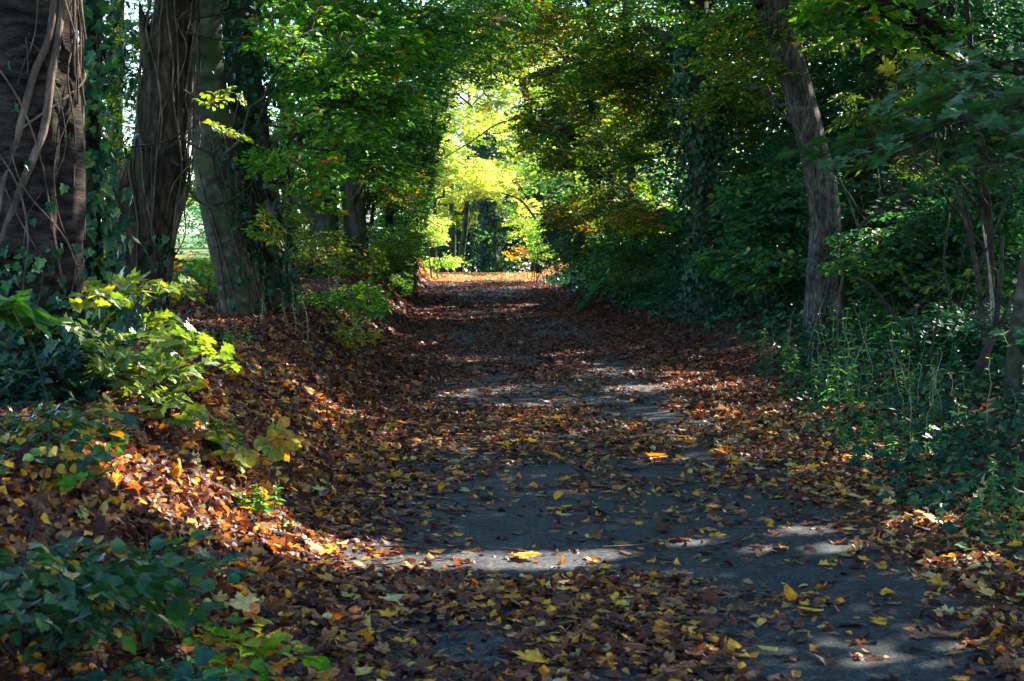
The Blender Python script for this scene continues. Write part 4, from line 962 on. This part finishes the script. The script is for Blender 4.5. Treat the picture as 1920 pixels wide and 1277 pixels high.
def weed(label, base, h, nst, leaf='green', lean=.2, lsize=.07, T=T_lance, spread=.12, name='weed', group='tall weeds on the right verge', pairs=9, tint=.5, cat='weed', stemmat='stem', droop=.3):
    base = np.asarray(base, float); lf = MB()
    root = empty(name, base, label, cat, group)
    for k in range(nst):
        s = base+np.array([rng.normal()*spread, rng.normal()*spread, -.03]); hh = h*rng.uniform(.6, 1.1)
        a = rng.random()*6.28; ln = lean*hh*rng.random()
        tip = s+np.array([math.cos(a)*ln, math.sin(a)*ln, hh])
        path = bez(s, tip, 8, 0, .02); w = MB(); w.tube(path, np.linspace(.005, .0015, 8), 5); w.build('stem', [M[stemmat]], root, base)
        m = pairs*2; t = np.repeat(np.linspace(.25, 1, pairs), 2); i = np.clip((t*7).astype(int), 0, 6); f = t*7-i
        p = path[i]*(1-f[:, None])+path[np.minimum(i+1, 7)]*f[:, None]
        az = np.arange(m)*math.pi+np.repeat(np.arange(pairs)*1.3, 2)+rng.normal(size=m)*.3
        d = np.stack([np.cos(az), np.sin(az), rng.normal(size=m)*.3-droop+.3*t], 1)
        nr = np.stack([rng.normal(size=m)*.3, rng.normal(size=m)*.3, np.ones(m)], 1)
        lf.inst(T, frames(d, nr), p, lsize*(1.15-.6*t)*rng.uniform(.7, 1.2, m), np.clip(tint+rng.normal(size=m)*.25, 0, .88))
    lf.build('foliage', [M[leaf]], root, base)
    return root
for px, py, h, ns, lab in ((1560, 745, .5, 2, 'tall pale green weed clump in front of the grey trunk foot'), (1590, 770, .85, 5, 'tallest weed clump with many narrow leaves right of the grey trunk'), (1640, 780, .75, 5, 'bushy weed clump in the middle of the weed bed'), (1490, 720, .45, 2, 'thin dry weed clump left of the grey trunk foot'),
                           (1690, 760, .8, 4, 'weed clump behind the thin leaning stem'), (1610, 840, .28, 6, 'low sprawling weed at the front of the weed bed'), (1660, 830, .35, 5, 'low weed in front of the bushy clump'), (1460, 690, .45, 4, 'first small weed clump beyond the leaf covered verge'),
                           (1760, 800, .5, 4, 'weed clump at the foot of the curved sapling'), (1720, 850, .25, 5, 'small weed rosette beside the dark ivy'), (1870, 960, .3, 5, 'small weed in the ivy at the right edge'), (1900, 1010, .25, 5, 'weed sprig at the right edge below the others')):
    weed(lab, pg(px, py), h, ns+1, leaf='dark', lsize=.095 if h > .4 else .065, tint=.78, pairs=9)
for px, py, h, ns, lab in ((1470, 665, .5, 6, 'tangle of dry stalks on the verge left of the grey trunk foot'), (1535, 720, .6, 5, 'dry stalks rising before the grey trunk foot'), (1650, 730, .8, 6, 'dry stalks behind the bushy weed clump'), (1730, 800, .7, 6, 'dry brown stalks around the thin leaning stem'), (1800, 830, .7, 6, 'dry stalks between the curved and crooked saplings')):
    weed(lab, pg(px, py), h, ns, leaf='olive', name='dry_stalks', group='dry stalks on the right verge', lsize=.05, pairs=3, stemmat='stick', lean=.6, spread=.2, tint=.6)
for px, py, h, ns, lab, lf in ((640, 560, .5, 4, 'pale dry stalks beside the twin stemmed tree foot', 'olive'), (545, 625, .6, 3, 'dry thin stalks against the mossy trunk foot', 'olive'), (705, 560, .35, 6, 'tuft of drooping green blades on the bank edge', 'green'), (360, 660, .22, 7, 'low green plants on the bank top near the leaning trunk', 'green'), (430, 650, .2, 7, 'small bright plants right below the leaning trunk', 'green'), (395, 835, .16, 6, 'green seedlings on the shaded bank above the sunlit streak', 'green'), (430, 960, .14, 6, 'ferny green sprig in the sunlit streak', 'green'), (330, 670, .25, 5, 'pale green weeds near the yellow hazel', 'green')):
    weed(lab, pg(px, py), h, ns, leaf=lf, name='bank_weed', group='weeds on the left bank', T=T_oval if h < .3 else T_lance, lsize=.06, stemmat='stick' if lf == 'olive' else 'stem')

# yellowing hazel on the near bank
hb = P(150, 800, 9.4); hb[2] = ground(hb[0], hb[1])
HZ = dict(kind='maple', T=T_maple, clear=False, limb=False, tilt=.35, spread=.22, scale=.62, lscale=1.15)
shrub('yellowing_hazel', 'yellow green shrub with lit jagged leaves on the near left bank', 'shrub', None, hb, [],
      [B(215, 615, 9.3, .26, .3, .05, 9, tint=.4, stems=3, **HZ), B(300, 665, 9.1, .22, .3, .05, 8, tint=.35, stems=3, **HZ), B(240, 700, 9.2, .28, .3, .05, 9, tint=.3, stems=3, **HZ), B(335, 735, 9.0, .14, .2, .04, 8, tint=.3, stems=2, **HZ), B(185, 760, 9.1, .20, .2, .06, 7, tint=.25, stems=2, **HZ), B(240, 545, 9.6, .16, .2, .06, 8, tint=.5, stems=2, **HZ)], 'hazel', stem_r=.007)
yb = P(420, 880, 9.0); yb[2] = ground(yb[0], yb[1])
shrub('yellow_sprig', 'thin sprig with a few drooping yellow leaves right of the hazel', 'sprig', None, yb, [],
      [B(430, 815, 8.8, .12, .12, .07, 4, tint=.85, kind='hazel', T=T_hazel, scale=.42, limb=False, stems=2, clear=False, beams=False, tilt=.9, lscale=1.9)], 'hazel', stem_r=.003)
# the blurred plants closest to the camera
def fore(label, px, py, Y, r, n, leaf='syc', **k):
    c = P(px, py, Y); b = [c[0], c[1], float(ground(c[0], c[1]))]; c[2] = max(c[2], b[2]+.16)
    kk = dict(kind='hazel', T=[T_hazel, T_ivy, T_ovals[0], T_hazel], clear=False, beams=False, limb=False, tilt=.5, stems=7, scale=.9); kk.update(k)
    shrub('bramble', label, 'bramble', 'brambles in the near left corner', b, [], [dict(c=c, r=r, n=n, **kk)], leaf, stem_r=.004)
fore('dark bluish bramble filling the bottom left corner', 60, 1190, 5.1, (.17, .25, .12), 24, tint=.2, scale=.6, spread=.4)
fore('mid green bramble beside the sunlit bank streak', 300, 1070, 6.3, (.12, .25, .09), 8, tint=.4, leaf='dark', spread=.4, scale=.6)
fore('fresh green bramble at the bottom left beside the leaf litter', 345, 1180, 5.7, (.12, .22, .11), 11, tint=.75, leaf='green', spread=.3, scale=.6)
fore('bramble in front of the ivy mound at the left edge', 40, 1010, 6.6, (.12, .3, .13), 16, tint=.5, scale=.6, spread=.4)
fore('middle dark bramble with a yellow leaf between the corner and the streak', 170, 1130, 5.6, (.14, .25, .12), 13, tint=.35, scale=.6, spread=.45)
fore('lowest dark bramble along the bottom left edge', 200, 1250, 5.0, (.14, .2, .10), 15, tint=.3, scale=.6, spread=.45, leaf='dark')
fore('single big hazel leaves hanging in at the left edge', 15, 560, 5.2, (.05, .1, .05), 2, tint=.35, spread=.15, scale=.45, lscale=1.9, stems=1, ncl=2, leaf='green')
fore('two tall leaves rising before the sunlit bank', 170, 880, 6.4, (.05, .12, .08), 1, tint=.7, tilt=1.2, stems=1, ncl=1, scale=.5, lscale=1.9, leaf='green')
shrub('ivy_mound', 'dark ivy mound in shade below the banded trunk', 'ivy', None, [P(40, 900, 8.9)[0], 8.9, float(ground(P(40, 900, 8.9)[0], 8.9))], [],
      [B(15, 760, 8.9, .17, .3, .42, 130, kind='hazel', T=T_ivy, tint=.4, scale=.7, lscale=.95, clear=False, limb=False, tilt=1.0, beams=False), B(15, 920, 8.3, .17, .3, .24, 90, kind='hazel', T=T_ivy, tint=.35, scale=.7, lscale=.95, clear=False, limb=False, tilt=1.0, beams=False)], 'ivy')
# curled dead leaf caught on a bramble cane
dl = MB(); dp = P(262, 1150, 5.9)
dl.inst(maple_litter(.9, .5, .4), frames(np.array([[.9, .1, -.25]]), np.array([[.1, -.7, .7]])), dp[None], np.array([.16]), np.array([.30]))
dl.tube(bez(dp, dp+np.array([-.14, .02, .01]), 5, .1), .0025, 5)
dl.tube(bez(dp+np.array([-.14, .02, .01]), np.array([dp[0]-.18, dp[1]+.05, float(ground(dp[0]-.18, dp[1]+.05))]), 6, .05), .003, 5)
tag(dl.build('dead_leaf', [M['litter']], None, dp), 'big shrivelled red brown leaf caught on a cane in the near left corner', 'leaf')

# small fallen twigs among the leaves
def twig_litter():
    mb = MB()
    for k in range(420):
        y = rng.uniform(5, 24); x = rng.uniform(-2.2, 3.4); L = rng.uniform(.08, .45); a = rng.random()*6.28
        t = np.linspace(-.5, .5, 5); bend = rng.normal()*.12
        px = x+np.cos(a)*t*L-np.sin(a)*bend*L*(t*t*4); py = y+np.sin(a)*t*L+np.cos(a)*bend*L*(t*t*4)
        mb.tube(np.stack([px, py, ground(px, py)+.018+.02*rng.random()], 1), np.linspace(.0045, .002, 5)*rng.uniform(.6, 1.3), 4)
    tag(mb.build('twig_debris', [M['vine']]), 'bits of thin fallen twig scattered among the leaves', 'twig debris', None, 'stuff')
twig_litter()
# loose sticks
def stick(label, pts, Y, r=.006, mat='stick', dy=None):
    pp = np.array([P(a, b, Y+(dy[i] if dy else 0)) for i, (a, b) in enumerate(pts)])
    g = ground(pp[:, 0], pp[:, 1]); pp[:, 2] = np.maximum(pp[:, 2], g+.01)
    if not dy: pp[0, 2] = min(pp[0, 2], g[0]-.02)
    mb = MB(); e = spline(pp, .05); mb.tube(e, np.linspace(r, r*.5, len(e)), 5)
    tag(mb.build('stick', [M[mat]], None, pp[0]), label, 'stick', 'dead sticks')
stick('pale curved stick standing upright on the bank below the mossy trunk', [(570, 700), (577, 640), (575, 590), (562, 550)], 16.2)
stick('thin pale stick standing in the ivy left of the grey trunk', [(1360, 612), (1352, 570), (1340, 520), (1326, 484)], 27, .009)
stick('bent dead bramble stalk before the grey trunk foot', [(1510, 680), (1528, 610), (1545, 560), (1552, 535)], 19.5)
stick('grey stick lying along the sunlit bank', [(210, 935), (260, 960), (300, 965)], 9.2, .008, 'vine')
stick('pale bent stalk at the twin stemmed tree foot', [(628, 545), (626, 500), (624, 465), (632, 460)], 30, .012)

# ================================================================== LIGHT, SKY, CAMERA
w = bpy.data.worlds.new('World'); scene.world = w; w.use_nodes = True
nt = w.node_tree; nt.nodes.clear()
sky = nt.nodes.new('ShaderNodeTexSky'); sky.sky_type = 'NISHITA'; sky.sun_disc = False
sky.sun_elevation = SUN_EL; sky.sun_rotation = SUN_AZ; sky.altitude = 60; sky.air_density = 1.0; sky.dust_density = .3; sky.ozone_density = 6.0
bg = nt.nodes.new('ShaderNodeBackground'); bg.inputs[1].default_value = .12
out = nt.nodes.new('ShaderNodeOutputWorld'); nt.links.new(sky.outputs[0], bg.inputs[0]); nt.links.new(bg.outputs[0], out.inputs[0])
sd = bpy.data.lights.new('sun', 'SUN'); sd.energy = 4.5; sd.angle = math.radians(.5); sd.color = (1, .93, .80)
so = bpy.data.objects.new('sun', sd); col.objects.link(so)
so.rotation_euler = Vector(SUN).to_track_quat('Z', 'Y').to_euler(); so.location = (8, 10, 20)

cd = bpy.data.cameras.new('camera'); cam = bpy.data.objects.new('camera', cd); col.objects.link(cam)
cd.sensor_width = 36; cd.lens = 36*F/1920; cd.clip_end = 1000; cd.clip_start = .05
cam.location = CAM; cam.rotation_euler = (math.radians(90)+PITCH, 0, -YAW)
cd.dof.use_dof = True; cd.dof.focus_distance = 13.5; cd.dof.aperture_fstop = 7.0
scene.camera = cam

scene.render.engine = 'CYCLES'
c = scene.cycles
c.max_bounces = 6; c.diffuse_bounces = 4; c.glossy_bounces = 2; c.transmission_bounces = 4; c.transparent_max_bounces = 4; c.volume_bounces = 0
c.caustics_reflective = False; c.caustics_refractive = False
c.use_denoising = True; c.denoiser = 'OPENIMAGEDENOISE'; c.denoising_input_passes = 'RGB_ALBEDO_NORMAL'; c.denoising_prefilter = 'NONE'
c.sample_clamp_indirect = 6
v = scene.view_settings
v.view_transform = 'Standard'; v.look = 'None'; v.gamma = 1; v.exposure = 2.9; v.use_curve_mapping = False
